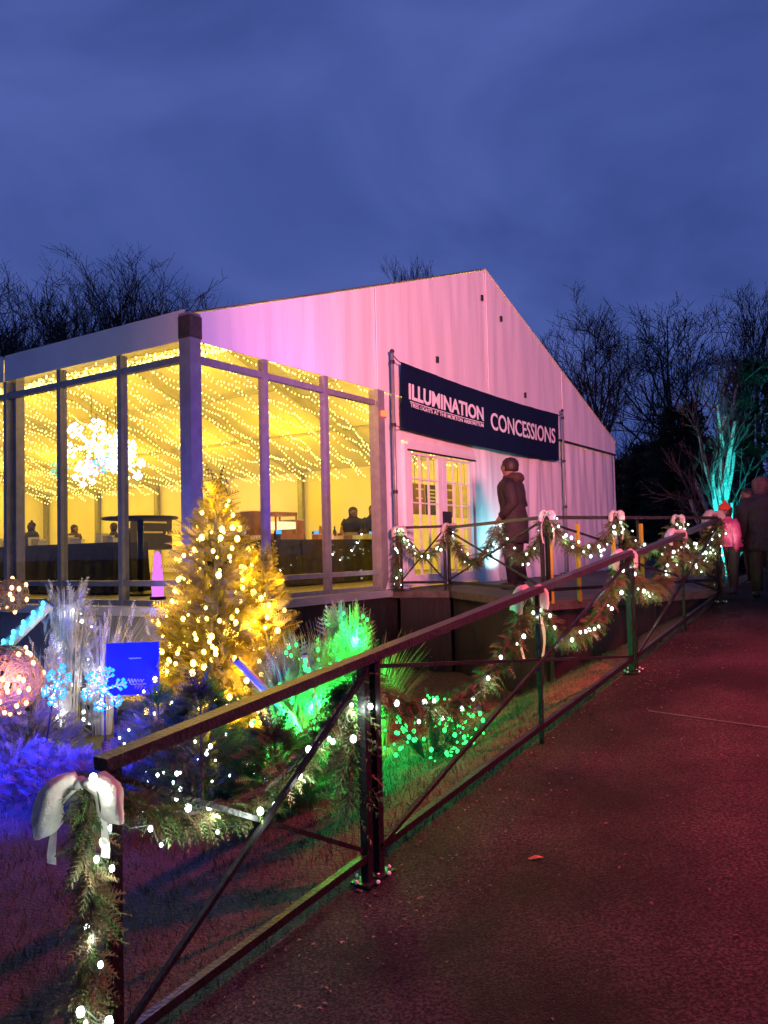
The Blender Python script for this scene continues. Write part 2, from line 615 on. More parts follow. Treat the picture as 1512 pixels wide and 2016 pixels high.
# roof: two slopes with thickness, valance along the eaves
for sgn, (a, c) in enumerate(((0.0, HALF), (HALF, W))):
    b = MB()
    nt_, ns_ = 42, 14
    for k in (0, 1):
        for j in range(nt_ + 1):
            t = -.05 + (L + .1) * j / nt_
            for i in range(ns_ + 1):
                s = a + (c - a) * i / ns_
                sag = .05 * math.sin(math.pi * ((t % BAY) / BAY)) * math.sin(math.pi * i / ns_)
                b.v.append((s, t, roof_z(s) - sag - .014 * k))
    n = (nt_ + 1) * (ns_ + 1)
    for j in range(nt_):
        for i in range(ns_):
            q0 = j * (ns_ + 1) + i
            b.f.append((q0, q0 + 1, q0 + ns_ + 2, q0 + ns_ + 1))
            b.f.append((n + q0, n + q0 + ns_ + 1, n + q0 + ns_ + 2, n + q0 + 1))
    b.build('roof', M['roof'] if sgn == 0 else M['liner'], tent, True)


def side_sheet(s0, t0, t1, z0, z1, name, m, amp=.012, seed=1.0, ns=40):
    b = MB()
    for k in (0, 1):
        for j in range(9):
            for i in range(ns + 1):
                t = t0 + (t1 - t0) * i / ns
                z = z0 + (z1 - z0) * j / 8
                f = amp * noise.noise(Vector((t * 3 + seed, z * .5, seed)))
                b.v.append((s0 + f + k * .012, t, z))
    n = (ns + 1) * 9
    for j in range(8):
        for i in range(ns):
            a = j * (ns + 1) + i
            b.f.append((a, a + ns + 1, a + ns + 2, a + 1))
            b.f.append((n + a, n + a + 1, n + a + ns + 2, n + a + ns + 1))
    return b.build(name, m, tent, True)


for k in range(7):
    side_sheet(-.05, k * BAY + .02, (k + 1) * BAY - .02, EVB, EVT + .02, 'valance', M['roof'], .01, k * 3.)
    side_sheet(W, k * BAY + .03, (k + 1) * BAY - .03, DECK, EVT - .02, 'side_wall', M['liner'], .03, k * 5.)
    if k >= 2:
        side_sheet(0, k * BAY + .03, (k + 1) * BAY - .03, DECK, EVB, 'side_wall', M['liner'], .03, k * 7.)
# back gable
b = MB()
for i in range(29):
    s = W * i / 28
    b.v += [(s, L - .02 + .03 * noise.noise(Vector((s * 2, 1, 1))), DECK), (s, L, roof_z(s) - .03)]
for i in range(28):
    b.f.append((2 * i, 2 * i + 1, 2 * i + 3, 2 * i + 2))
b.build('back_gable', M['liner'], tent, True)
MB().bbox(.05, W - .05, .02, L - .05, DECK - .08, DECK - .01).build('tent_floor', M['floor'], tent)

# frame: posts, rafters, purlins
for k in range(8):
    t = min(max(k * BAY, .1), L - .1)
    for s in (.12, W - .12):
        if k == 0 and s < 1:
            continue
        MB().bbox(s - .06, s + .06, t - .09, t + .09, DECK, EVT - .12).build('post', M['alu'], tent)
    for s0, s1 in ((.1, HALF), (HALF, W - .1)):
        MB().beam((s0, t, roof_z(s0) - .15), (s1, t, roof_z(s1) - .15), .10, .16).build('rafter', M['beam'], tent)
for s in (2.35, 4.7, HALF, 9.4, 11.7):
    MB().beam((s, .1, roof_z(s) - .10), (s, L - .1, roof_z(s) - .10), .05, .05).build('purlin', M['beam'], tent)
# corner post with bracket, end post of the glazing
MB().bbox(-.055, .10, -.065, .10, DECK - .02, EVT - .02).build('corner_post', M['alu'], tent)
MB().bbox(-.065, .11, -.075, .10, EVB + .02, EVT - .05).build('corner_bracket', M['bark'], tent)
MB().bbox(3 * PAN - .01, 3 * PAN + .15, -.06, .10, DECK - .02, EVB).build('glazing_post', M['alu'], tent)

# glazing: gable side and two bays of the long side
panes = []


def glazing(n, step, place):
    """place(u0,u1,d0,d1,z0,z1) maps along / across to a box builder"""
    for k in range(n):
        u0, u1 = k * step, (k + 1) * step
        a0 = u0 + (.10 if k == 0 else .034)
        a1 = u1 - .034
        for z0, z1 in ((DECK + .06, MIDZ - .03), (MIDZ + .03, TRZ - .035), (TRZ + .035, EVB - .005)):
            place(a0, a1, .012, .020, z0, z1, 'window_pane', M['glass'])
        place(a0, a1, -.025, .045, MIDZ - .03, MIDZ + .03, 'mid_rail', M['alu'])
        place(a0, a1, -.025, .045, TRZ - .035, TRZ + .035, 'transom', M['alu'])
        place(a0, a1, -.025, .045, DECK, DECK + .06, 'bottom_rail', M['alu'])
        if k:
            place(u0 - .034, u0 + .034, -.035, .06, DECK, EVB, 'mullion', M['alu'])


glazing(3, PAN, lambda u0, u1, d0, d1, z0, z1, nm, m: MB().bbox(u0, u1, d0, d1, z0, z1).build(nm, m, tent))
glazing(6, BAY / 3, lambda u0, u1, d0, d1, z0, z1, nm, m: MB().bbox(d0, d1, u0, u1, z0, z1).build(nm, m, tent))
# ledge and plinth under the glazing
MB().bbox(-.13, 3 * PAN + .1, -.16, -.035, DECK - .10, DECK - .005).build('sill', M['plinth'], tent)
MB().bbox(-.16, -.035, -.03, L, DECK - .10, DECK - .005).build('sill', M['white'], tent)
for k in range(3):
    MB().bbox(k * PAN + .01, (k + 1) * PAN - .01, -.10, -.06, -.12, DECK - .10).build('plinth_panel', M['plinth'] if k == 0 else M['skirt'], tent)
for k in range(6):
    MB().bbox(-.10, -.06, k * 1.1 + .01, (k + 1) * 1.1 - .01, -.12, DECK - .10).build('plinth_panel', M['plinth'], tent)
MB().bbox(3 * PAN, W, -.02, .06, -.12, DECK - .04).build('plinth_panel', M['skirt'], tent)

# french doors
frame = MB()
frame.bbox(DS0 - .05, DS0 + .05, -.06, .08, DECK, DZ)
frame.bbox(DS1 - .05, DS1 + .05, -.06, .08, DECK, DZ)
frame.bbox(DS0 + .05, DS1 - .05, -.06, .08, DZ - .07, DZ + .05)
frame.build('door_frame', M['white'], tent)
MB().bbox(DS0 + .02, DS1 - .02, -.075, -.062, DZ - .10, DZ - .075).build('door_closer_track', M['steel'], tent)
LW = (DS1 - DS0 - .10) / 2
for k in range(2):
    a0 = DS0 + .05 + k * LW + .006
    a1 = a0 + LW - .012
    gz0, gz1 = DECK + .17, 3.05
    d = MB()
    d.bbox(a0, a0 + .13, -.03, .03, DECK + .01, DZ - .11)
    d.bbox(a1 - .13, a1, -.03, .03, DECK + .01, DZ - .11)
    d.bbox(a0 + .13, a1 - .13, -.03, .03, DECK + .01, gz0)
    d.bbox(a0 + .13, a1 - .13, -.03, .03, gz1, DZ - .11)
    leaf_o = d.build('door', M['white'], tent)
    gw, gh = (a1 - a0 - .26), gz1 - gz0
    for i in range(3):
        for j in range(5):
            MB().bbox(a0 + .13 + gw * i / 3 + .011, a0 + .13 + gw * (i + 1) / 3 - .011, -.004, .004, gz0 + gh * j / 5 + .011, gz0 + gh * (j + 1) / 5 - .011).build('pane', M['glass'], leaf_o)
    mu = MB()
    for i in (1, 2):
        mu.bbox(a0 + .13 + gw * i / 3 - .011, a0 + .13 + gw * i / 3 + .011, -.016, .016, gz0, gz1)
    for j in range(1, 5):
        for i in range(3):
            mu.bbox(a0 + .13 + gw * i / 3 + .011, a0 + .13 + gw * (i + 1) / 3 - .011, -.014, .014, gz0 + gh * j / 5 - .011, gz0 + gh * j / 5 + .011)
    mu.build('muntin', M['white'], leaf_o)
    hx = a1 - .06 if k == 0 else a0 + .06
    MB().tube([(hx, -.03, 2.0), (hx, -.07, 2.0), (hx - .08 if k == 0 else hx + .08, -.07, 2.0)], .011).build('handle', M['alu'], leaf_o)
nt = tag(MB().bbox(-.14, .14, -.004, .004, -.16, .16).build('door_notice', M['darkboard']), 'dark square notice taped to the french doors', 'notice')
nt.location = T((DS0 + DS1) / 2 + .10, -.04, 2.06)
nt.rotation_euler = (0, 0, TROT)
# exit lamp on the end post
er = tag(MB().bbox(-.05, .05, -.03, .03, -.035, .035).build('red_indicator_lamp', M['e_red']), 'small red lit box on the post beside the banner', 'lamp')
er.location = T(3 * PAN + .09, -.10, 3.55)
er.rotation_euler = (0, 0, TROT)

# ------------------------------------------------------------------ banner on two poles
ban = thing('banner', 'navy cloth banner lettered ILLUMINATION and CONCESSIONS above the doors', 'banner', T(0, 0), TROT)
BT = -.17
B0, B1, BZ0, BZ1 = 3.93, 9.98, 3.38, 4.34
bm = MB()
nb = 60
for k in (0, 1):
    for j in range(13):
        for i in range(nb + 1):
            u, v = i / nb, j / 12
            s = B0 + (B1 - B0) * u
            sag = .05 * math.sin(math.pi * u) * (1 if v > .5 else 1)
            z = BZ0 + (BZ1 - BZ0) * v - sag
            f = .03 * math.sin(u * 9) * (1 - v) + .012 * noise.noise(Vector((s * 3, z * 2, 4)))
            bm.v.append((s, BT + f + k * .004, z))
n = 13 * (nb + 1)
for j in range(12):
    for i in range(nb):
        a = j * (nb + 1) + i
        bm.f.append((a, a + 1, a + nb + 2, a + nb + 1))
        bm.f.append((n + a, n + a + nb + 1, n + a + nb + 2, n + a + 1))
bm.build('banner_cloth', M['navy'], ban, True)


def lettering(body, s0, s1, z0, z1, bold, name='lettering'):
    cu = bpy.data.curves.new('lettering', 'FONT')
    cu.body = body
    cu.size = 1
    cu.offset = bold
    cu.extrude = .002
    cu.resolution_u = 4
    o = bpy.data.objects.new('lettering', cu)
    col.objects.link(o)
    dg = bpy.context.evaluated_depsgraph_get()
    me = bpy.data.meshes.new_from_object(o.evaluated_get(dg))
    bpy.data.objects.remove(o)
    xs = [v.co.x for v in me.vertices]
    ys = [v.co.y for v in me.vertices]
    kx, ky = (s1 - s0) / (max(xs) - min(xs)), (z1 - z0) / (max(ys) - min(ys))
    x0, y0 = min(xs), min(ys)
    for v in me.vertices:
        s = s0 + (v.co.x - x0) * kx
        u = (s - B0) / (B1 - B0)
        z = z0 + (v.co.y - y0) * ky
        vv = (z - BZ0) / (BZ1 - BZ0)
        zz = z - .05 * math.sin(math.pi * u)
        f = .03 * math.sin(u * 9) * (1 - vv) + .012 * noise.noise(Vector((s * 3, zz * 2, 4)))
        v.co = (s, BT + f - .006 - v.co.z, zz)
    me.materials.clear()
    me.materials.append(M['print'])
    return link(name, me, ban)


lettering('ILLUMINATION', 4.13, 6.52, 3.83, 4.07, .03)
lettering('TREE LIGHTS AT THE MORTON ARBORETUM', 4.17, 6.50, 3.725, 3.785, .004)['kind'] = 'stuff'
lettering('CONCESSIONS', 6.78, 9.78, 3.72, 4.03, .012)
rl = MB()
for i in range(24):
    s0, s1 = 4.15 + 2.37 * i / 24, 4.15 + 2.37 * (i + 1) / 24
    for (sa, sb) in ((s0, s1),):
        pts = []
        for s, z in ((sa, 3.795), (sb, 3.795), (sb, 3.807), (sa, 3.807)):
            u, vv = (s - B0) / (B1 - B0), (z - BZ0) / (BZ1 - BZ0)
            zz = z - .05 * math.sin(math.pi * u)
            pts.append((s, BT + .03 * math.sin(u * 9) * (1 - vv) + .012 * noise.noise(Vector((s * 3, zz * 2, 4))) - .008, zz))
        rl.quad(*pts)
rl.build('print_rule', M['print'], ban)
for k, s in enumerate((3.70, 10.22)):
    pole = thing('banner_pole', ('slim steel pole at the door end of the banner', 'slim steel pole at the far end of the banner beside the person')[k], 'pole', T(s, BT, 1.07), TROT, 'poles holding the banner')
    MB().tube([(0, 0, 0), (0, 0, 3.36)], .024, 8).build('shaft', M['alu'], pole, True)
    MB().ball((0, 0, 3.38), .035).build('finial', M['rail'], pole, True)
    for z in (.55, 1.35, 2.3, 3.2):
        MB().tube([(0, 0, z), (0, 0, z + .05)], .034, 8).build('collar', M['rail'], pole)
    MB().bbox(-.12, .12, -.12, .12, -.0, .012).build('base_plate', M['rail'], pole)
for s0, s1, z0, z1 in ((3.71, 3.94, 4.40, 4.32), (3.71, 3.94, 3.40, 3.39), (9.97, 10.21, 4.32, 4.40), (9.97, 10.21, 3.42, 3.39)):
    MB().tube([(s0, BT, z0), ((s0 + s1) / 2, BT - .01, (z0 + z1) / 2 - .02), (s1, BT, z1)], .008, 5).build('tie_rope', M['steel'], ban)

# ------------------------------------------------------------------ inside the tent
random.seed(5)
strand_i = 0
bulb_flat = MB().octa((0, 0, 0), .012, .018).mesh('bulb', M['e_warm'])
for j in range(66):
    t = .30 + j * .341
    st = thing('fairy_light_strand', 'strand of warm fairy lights swagged under the tent roof', 'string lights', T(0, t), TROT, 'fairy light strands under the tent roof')
    off = random.uniform(0, 1)
    pts = []
    nseg = 64
    wob = random.uniform(0, 6)
    swn = random.choice((3, 4, 4, 5))
    for i in range(nseg + 1):
        s = .25 + (W - .5) * i / nseg
        sw = random.uniform(.0, .05) + .16 * abs(math.sin(math.pi * (i / nseg * swn * 2 + off)))
        pts.append((s, .16 * math.sin(s * .8 + wob), roof_z(s) - .27 - sw))
    MB().tube(pts, .0022, 3, False).build('cord', M['wire'], st)
    bb = MB()
    s = .3 + random.uniform(0, .1)
    while s < W - .3:
        i = (s - .25) / (W - .5) * nseg
        a = int(i)
        fr = i - a
        p = [pts[a][q] * (1 - fr) + pts[min(a + 1, nseg)][q] * fr for q in range(3)]
        dist = (T(s, t) - Vector((0, 0, 0))).length
        r = .010 + .00055 * min(dist, 24)
        bb.octa((p[0], p[1] + random.uniform(-.02, .02), p[2] - .015 + random.uniform(-.02, .01)), r * random.uniform(.8, 1.15), r * 1.3)
        s += random.uniform(.085, .15)
    bb.build('bulbs', M['e_warm'], st, kind='stuff')
    if j % 10 == 3:
        for s in (3.0, HALF, 11.0):
            lamp('strand_light', 'POINT', T(s, t, roof_z(s) - 1.25), (1, .57, .015), 120, .04)


def on_table_local(s, t, z=DECK):
    return T(s, t, z)


def cloth_table(s, t, length, label, along=0, top=.76, depth=.75):
    o = thing('cloth_table', label, 'table', T(s, t, DECK), TROT + along, 'tables under black cloths in the tent')
    MB().bbox(-length / 2, length / 2, -depth / 2, depth / 2, top - .03, top).build('table_top', M['darkboard'], o)
    b = MB()
    per = []
    nper = 56
    for i in range(nper):
        u = i / nper * 4
        e, f = int(u), u - int(u)
        hx, hy = length / 2 + .01, depth / 2 + .01
        c = ((-hx, -hy), (hx, -hy), (hx, hy), (-hx, hy), (-hx, -hy))
        per.append((c[e][0] + (c[e + 1][0] - c[e][0]) * f, c[e][1] + (c[e + 1][1] - c[e][1]) * f))
    for z, k in ((top + .006, 1.0), (top - .05, 1.01), (top * .5, 1.03), (.015, 1.06)):
        for i, (x, y) in enumerate(per):
            w_ = 1 + (.02 * math.sin(i * 1.9) if z < top - .1 else 0)
            b.v.append((x * k * w_, y * k * w_ + (.015 * math.sin(i * 2.3) if z < .5 else 0), z))
    for r in range(3):
        for i in range(nper):
            i2 = (i + 1) % nper
            b.f.append((r * nper + i2, r * nper + i, (r + 1) * nper + i, (r + 1) * nper + i2))
    b.f.append(tuple(range(nper)))
    b.build('cloth', M['black_cloth'], o)
    return o


cloth_table(2.2, 4.6, 1.75, 'black cloth table behind the second left window, cocktail table in front', math.pi / 2)
cloth_table(2.3, 6.5, 1.75, 'black cloth table behind the leftmost window', math.pi / 2)
cloth_table(3.7, 2.7, 1.75, 'black clothed counter table behind the yellow lit tree')
cloth_table(5.55, 2.7, 1.75, 'black clothed counter table in the middle of the gable windows')
cloth_table(7.4, 2.9, 1.75, 'black clothed counter table next to the french doors')

ct = thing('cocktail_table', 'tall round black cocktail table inside the corner glazing', 'table', T(1.85, 3.0, DECK), TROT)
MB().loft([((0, 0, 1.07), .50, .50), ((0, 0, 1.08), .53, .53), ((0, 0, 1.105), .53, .53), ((0, 0, 1.112), .51, .51)], 32).build('table_top', M['darkboard'], ct)
MB().tube([(0, 0, .03), (0, 0, 1.07)], .045, 10).build('pedestal', M['steel'], ct, True)
MB().loft([((0, 0, 0), .28, .28), ((0, 0, .02), .28, .28), ((0, 0, .05), .06, .06)], 24).build('base', M['steel'], ct)

pt = thing('light_column', 'slim glowing pink light column inside the corner window', 'lamp', T(.95, 1.62, DECK), TROT)
MB().loft([((0, 0, .04), .075, .075), ((0, 0, .25), .07, .07), ((0, 0, .55), .045, .045), ((0, 0, .60), .02, .02)], 12).build('glowing_tube', M['e_pink'], pt, True)
MB().loft([((0, 0, 0), .10, .10), ((0, 0, .04), .10, .10)], 12).build('base', M['steel'], pt)

# clutter on the tables: each its own thing
random.seed(11)


def carton(s, t, z, sx, sy, sz, m, name, label, cat, rz=0., group='goods on the tent tables'):
    o = thing(name, label, cat, T(s, t, z), TROT + rz, group)
    MB().bbox(-sx / 2, sx / 2, -sy / 2, sy / 2, 0, sz).build('body', m, o)
    MB().bbox(-sx / 2 - .004, sx / 2 + .004, -sy / 2 - .004, sy / 2 + .004, sz, sz + .012).build('lid', M['paper'], o)
    return o


def bottle(s, t, z, h, m, label):
    o = thing('bottle', label, 'bottle', T(s, t, z), 0, 'bottles on the tent counter')
    MB().loft([((0, 0, 0), .035, .035), ((0, 0, h * .6), .036, .036), ((0, 0, h * .75), .014, .014), ((0, 0, h * .92), .013, .013)], 10).build('body', m, o, True)
    MB().tube([(0, 0, h * .92), (0, 0, h)], .015, 8).build('cap', M['paper'], o)


TZ = DECK + .772
wz = thing('food_warmer', 'glass food warmer glowing orange on the tent counter', 'food warmer', T(4.55, 2.75, TZ), TROT)
MB().bbox(-.28, .28, -.2, .2, 0, .10).build('base', M['brown'], wz)
MB().bbox(-.26, .26, -.18, .18, .18, .30).build('glowing_shelf', M['e_heat'], wz)
MB().bbox(-.28, .28, -.2, .2, .40, .46).build('hood', M['brown'], wz)
for sx in (-.265, .265):
    for sy in (-.185, .185):
        MB().bbox(sx - .012, sx + .012, sy - .012, sy + .012, .10, .40).build('upright', M['brown'], wz)
carton(4.05, 2.8, TZ, .4, .3, .46, M['woodboard'], 'display_case', 'brown display case on the counter beside the food warmer', 'case')
carton(5.1, 2.9, TZ, .34, .28, .34, M['brown'], 'carton', 'brown carton standing to the right of the glowing food warmer', 'box')
carton(6.6, 2.8, TZ, .36, .22, .12, M['woodboard'], 'tray', 'wooden tray lying on the counter near the french doors', 'tray')
carton(3.3, 2.6, TZ, .3, .25, .22, M['paper'], 'carton', 'pale carton on the counter behind the yellow lit tree', 'box')
for k in range(16):
    s = 3.1 + k * .31 + random.uniform(-.05, .05)
    if abs(s - 4.55) < .35 or abs(s - 4.05) < .22 or abs(s - 5.1) < .2:
        continue
    m = (M['paper'], M['brown'], M['white'])[k % 3]
    carton(s, 2.48 + random.uniform(-.03, .03), TZ, .16, .12, random.uniform(.05, .10), m, 'snack_box', 'small snack box in the row along the front of the counter', 'box', random.uniform(-.2, .2))
for k, (s, mm) in enumerate(((4.3, 'e_screen'), (5.3, 'e_screen'), (7.0, 'e_screen'), (3.45, 'e_screen'))):
    o = thing('card_reader', ('card reader with a blue lit screen beside the display case', 'card reader with a blue lit screen beside the brown carton', 'card reader with a blue lit screen near the french doors', 'card reader with a blue lit screen behind the yellow lit tree')[k], 'card reader', T(s, 2.55, TZ), TROT, 'card readers on the counter')
    MB().bbox(-.05, .05, -.03, .03, 0, .14).build('body', M['darkboard'], o)
    MB().bbox(-.065, .065, -.036, -.031, .09, .15).build('screen', M[mm], o)
for k in range(7):
    bottle(5.7 + k * .11, 2.75 + .06 * (k % 2), TZ, .26, (M['brown'], M['wire'], M['white'])[k % 3], 'bottle in the short row on the counter')
for k in range(12):
    t = 3.9 + k * .30
    carton(2.12 + .12 * (k % 3), t, TZ, .18, .14, .06 + .04 * (k % 3), (M['white'], M['paper'], M['white'])[k % 3], 'snack_box', 'pale tableware bundle on the long table behind the left windows', 'box', k * .7)

# signs on the far walls
def wall_board(s, t, z, w, h, m, name, label, rz, cat='sign', lines=0, hang=0.):
    o = thing(name, label, cat, T(s, t, z), TROT + rz)
    MB().bbox(-w / 2, w / 2, -.02, .02, 0, h).build('board', m, o)
    if hang:
        for sx in (-.35, .35):
            MB().tube([(w * sx, 0, h), (w * sx, 0, hang)], .006, 4).build('hanging_wire', M['wire'], o)
    for i in range(lines):
        zz = h * (.80 - .6 * i / max(lines, 1))
        MB().bbox(-w * .36, w * (.36 - .1 * (i % 2)), -.026, -.021, zz, zz + h * .05).build('print_line', M['paper'], o)
    return o


wall_board(W - .2, 13.1, 2.72, 1.5, .30, M['woodboard'], 'menu_sign', 'long brown sign high on the tent wall seen above the cocktail table', -math.pi / 2, lines=1)
wall_board(W - .2, 13.0, 1.75, 1.7, .75, M['darkboard'], 'wall_screen', 'wide dark board on the tent wall below the long brown sign', -math.pi / 2)
wall_board(9.62, 3.0, 2.42, .46, .68, M['woodboard'], 'menu_board', 'brown menu board hanging inside the left french door', 0, lines=2, hang=2.6)
wall_board(10.16, 3.0, 2.42, .46, .68, M['darkboard'], 'menu_board', 'dark menu board hanging beside the brown one inside the left french door', 0, lines=5, hang=2.5)
wall_board(11.0, 3.0, 2.38, .50, .78, M['woodboard'], 'menu_board', 'brown menu board hanging inside the right french door', 0, lines=2, hang=2.2)
wall_board(11.62, 3.0, 2.38, .50, .78, M['paper'], 'menu_board', 'pale menu board hanging inside the right french door', 0, hang=2.0)
wall_board(4.3, 5.6, 1.75, .95, .62, M['darkboard'], 'chalk_board', 'dark chalk board behind the counter next to the yellow lit tree', 0, lines=2)


def flake_mesh(r, arms=6, sub=True, w=.05, flat=False):
    b = MB()
    for k in range(arms):
        a = math.pi * 2 * k / arms + .26
        dx, dz = math.cos(a), math.sin(a)
        n = 5
        for i in range(n):
            q = r * (.2 + .8 * i / (n - 1))
            b.octa((dx * q, 0, dz * q), w)
        if sub:
            for q, e in ((.55, .28), (.82, .22)):
                for sg in (-1, 1):
                    ax = math.cos(a + sg * .9)
                    az = math.sin(a + sg * .9)
                    b.octa((dx * r * q + ax * r * e, 0, dz * r * q + az * r * e), w)
    return b


def flake_frame(r, arms=6):
    b = MB()
    for k in range(arms):
        a = math.pi * 2 * k / arms + .26
        dx, dz = math.cos(a), math.sin(a)
        b.tube([(0, 0, 0), (dx * r, 0, dz * r)], .008, 4)
        for q, e in ((.55, .28), (.82, .22)):
            for sg in (-1, 1):
                ax, az = math.cos(a + sg * .9), math.sin(a + sg * .9)
                b.tube([(dx * r * q, 0, dz * r * q), (dx * r * q + ax * r * e, 0, dz * r * q + az * r * e)], .006, 4)
    return b


def snowflake(loc, r, m, label, rz=0., tilt=0., w=None, group=None, hang=0.):
    o = thing('light_snowflake', label, 'snowflake', loc, rz, group)
    o.rotation_euler = (tilt, 0, rz)
    w = w or r * .13
    lamps = flake_mesh(1, w=1)
    for k in range(6):
        a = math.pi * 2 * k / 6 + .26
        b = MB()
        dx, dz = math.cos(a), math.sin(a)
        for i in range(5):
            q = r * (.2 + .8 * i / 4)
            b.octa((dx * q, 0, dz * q), w)
        for q, e in ((.55, .28), (.82, .22)):
            for sg in (-1, 1):
                ax, az = math.cos(a + sg * .9), math.sin(a + sg * .9)
                b.octa((dx * r * q + ax * r * e, 0, dz * r * q + az * r * e), w)
        b.build('lit_arm', m, o)
    flake_frame(r).build('frame', M['white'], o)
    if hang:
        MB().tube([(0, 0, r * .9), (0, 0, hang)], .006, 4).build('hanging_wire', M['wire'], o)
    return o


for x, y, r, m, lab in ((180, 878, .50, 'e_coldwhite', 'largest white light snowflake hanging highest in the tent'),
                        (228, 884, .36, 'e_coldwhite', 'white light snowflake hanging right of the largest one'),
                        (168, 935, .22, 'e_coldwhite', 'small white light snowflake hanging lowest in the cluster'),
                        (252, 918, .30, 'e_coldwhite', 'white light snowflake hanging just left of the corner post'),
                        (212, 905, .24, 'e_teal', 'teal light snowflake hanging among the white ones'),
                        (190, 918, .16, 'e_purple', 'purple light snowflake hanging among the white ones'),
                        (118, 924, .16, 'e_teal', 'green light snowflake hanging alone beside the others')):
    p = px(x, y, 15.5)
    snowflake(p, r, M[m], lab, .4, 0, r * .10, 'snowflakes hanging in the tent', 1.0)
lamp('snowflake_light', 'POINT', px(190, 880, 15.1), (.85, .93, 1), 40, .1)

# ------------------------------------------------------------------ walkway deck in front of the doors
DZW = 1.05
PA, PB, PC, PE = Vector((.18, 11.52, 0)), Vector((.86, 11.30, 0)), Vector((1.63, 8.45, 0)), Vector((4.02, 9.97, 0))
poly = [T(3.56, -.03), PA, PB, PC, PE, T(13.6, -2.6), T(13.6, -.03)]
deck = thing('walkway_deck', 'raised dark walkway deck with black skirting in front of the doors', 'deck', PC)
b = MB()
n = len(poly)
for z in (DZW - .09, DZW):
    for p in poly:
        q = p - PC
        b.v.append((q.x, q.y, z))
b.f.append(tuple(range(n, 2 * n)))
b.f.append(tuple(reversed(range(n))))
for i in range(n):
    b.f.append((i, (i + 1) % n, n + (i + 1) % n, n + i))
b.build('deck_boards', M['deck'], deck)
for a, c in ((PA, PB), (PB, PC), (PC, PE), (PE, T(13.6, -2.6))):
    b = MB()
    m = max(6, int((c - a).length * 10))
    inn = Vector((-(c - a).y, (c - a).x, 0)).normalized() * .06
    for i in range(m + 1):
        p = a + (c - a) * (i / m) + inn
        for z in (-.25, .3, .7, DZW - .09):
            f = .02 * math.sin(i * 1.7) * (1 - (z + .25) / 1.4)
            b.v.append((p.x - PC.x - inn.x * f * 10, p.y - PC.y - inn.y * f * 10, z))
    for i in range(m):
        for j in range(3):
            k = i * 4 + j
            b.f.append((k, k + 4, k + 5, k + 1))
    b.build('skirting', M['skirt'], deck, True)

# ------------------------------------------------------------------ railings
def railing(p0, p1, h, label, mid=False, extra=(), rail_w=.072, rail_h=.044, post=.042, brace=.02, plates=True, group='black steel railing sections', yellow=()):
    o = thing('railing_section', label, 'railing', p0, 0, group)
    d = p1 - p0
    hd = Vector((d.x, d.y, 0)).normalized()
    ln = Vector((d.x, d.y, 0)).length
    z = Vector((0, 0, 1))
    at = lambda u, hz: d * u + z * hz
    MB().beam(at(0, h - rail_h / 2), at(1, h - rail_h / 2), rail_w, rail_h).build('top_rail', M['rail'], o)
    e = .045 / ln
    MB().beam(at(e * 1.5, .12), at(1 - e * 1.5, .12), .035, .035).build('bottom_rail', M['steel'], o)
    us = [e, 1 - e] + ([.5] if mid else [])
    for u in us:
        MB().beam(at(u, .005), at(u, h - rail_h), post if u != .5 else post * .6, post if u != .5 else post * .6, up=hd).build('post', M['steel'], o)
        if plates and u != .5:
            pl = MB()
            c = at(u, .006)
            pl.box((c.x, c.y, c.z), (.13, .11, .012), RROT)
            po = pl.build('base_plate', M['steel'], o)
            for sx, sy in ((-.05, -.04), (.05, -.04), (.05, .04), (-.05, .04)):
                MB().ball((c.x + sx, c.y + sy, c.z + .010), .010, 6, 4).build('bolt', M['white'], po)
    MB().beam(at(e, h - rail_h - .03), at(1 - e, .14), brace, brace, up=hd.cross(z)).build('brace', M['steel'], o)
    MB().beam(at(e, .14) + hd.cross(z) * .022, at(1 - e, h - rail_h - .03) + hd.cross(z) * .022, brace, brace, up=hd.cross(z)).build('brace', M['steel'], o)
    for u in yellow:
        MB().beam(at(u, -.02), at(u, h - rail_h - .05), .035, .035, up=hd).build('yellow_post', M['yellow'], o, label='yellow coloured post')
    return o


def pr(s):
    return RP(s, 0, path_z(s) + .014)


S0, S1, S3, S5 = -1.5, 0.0, 3.93, 7.35
railing(pr(S0), pr(S1), 1.05, 'short nearest black railing section ending at the big ribbon bow')
railing(pr(S1), pr(S3), 1.05, 'long black railing section in the middle of the path edge', True)
railing(pr(S3), pr(S5), 1.02, 'farthest black railing section along the path edge, up to the waiting people', True)
zd = Vector((0, 0, DZW + .002))
railing(PA + zd, PB + zd, .90, 'short railing section standing before the french doors', plates=False, rail_w=.05, rail_h=.035, post=.035)
railing(PB + zd, PC + zd, .88, 'walkway railing section between the doors and the standing person', plates=False, rail_w=.05, rail_h=.035, post=.035)
railing(PC + zd, PE + zd, .88, 'walkway railing section with yellow posts meeting the path railing', True, plates=False, rail_w=.05, rail_h=.035, post=.035, yellow=(.03, .17, .36, .52))

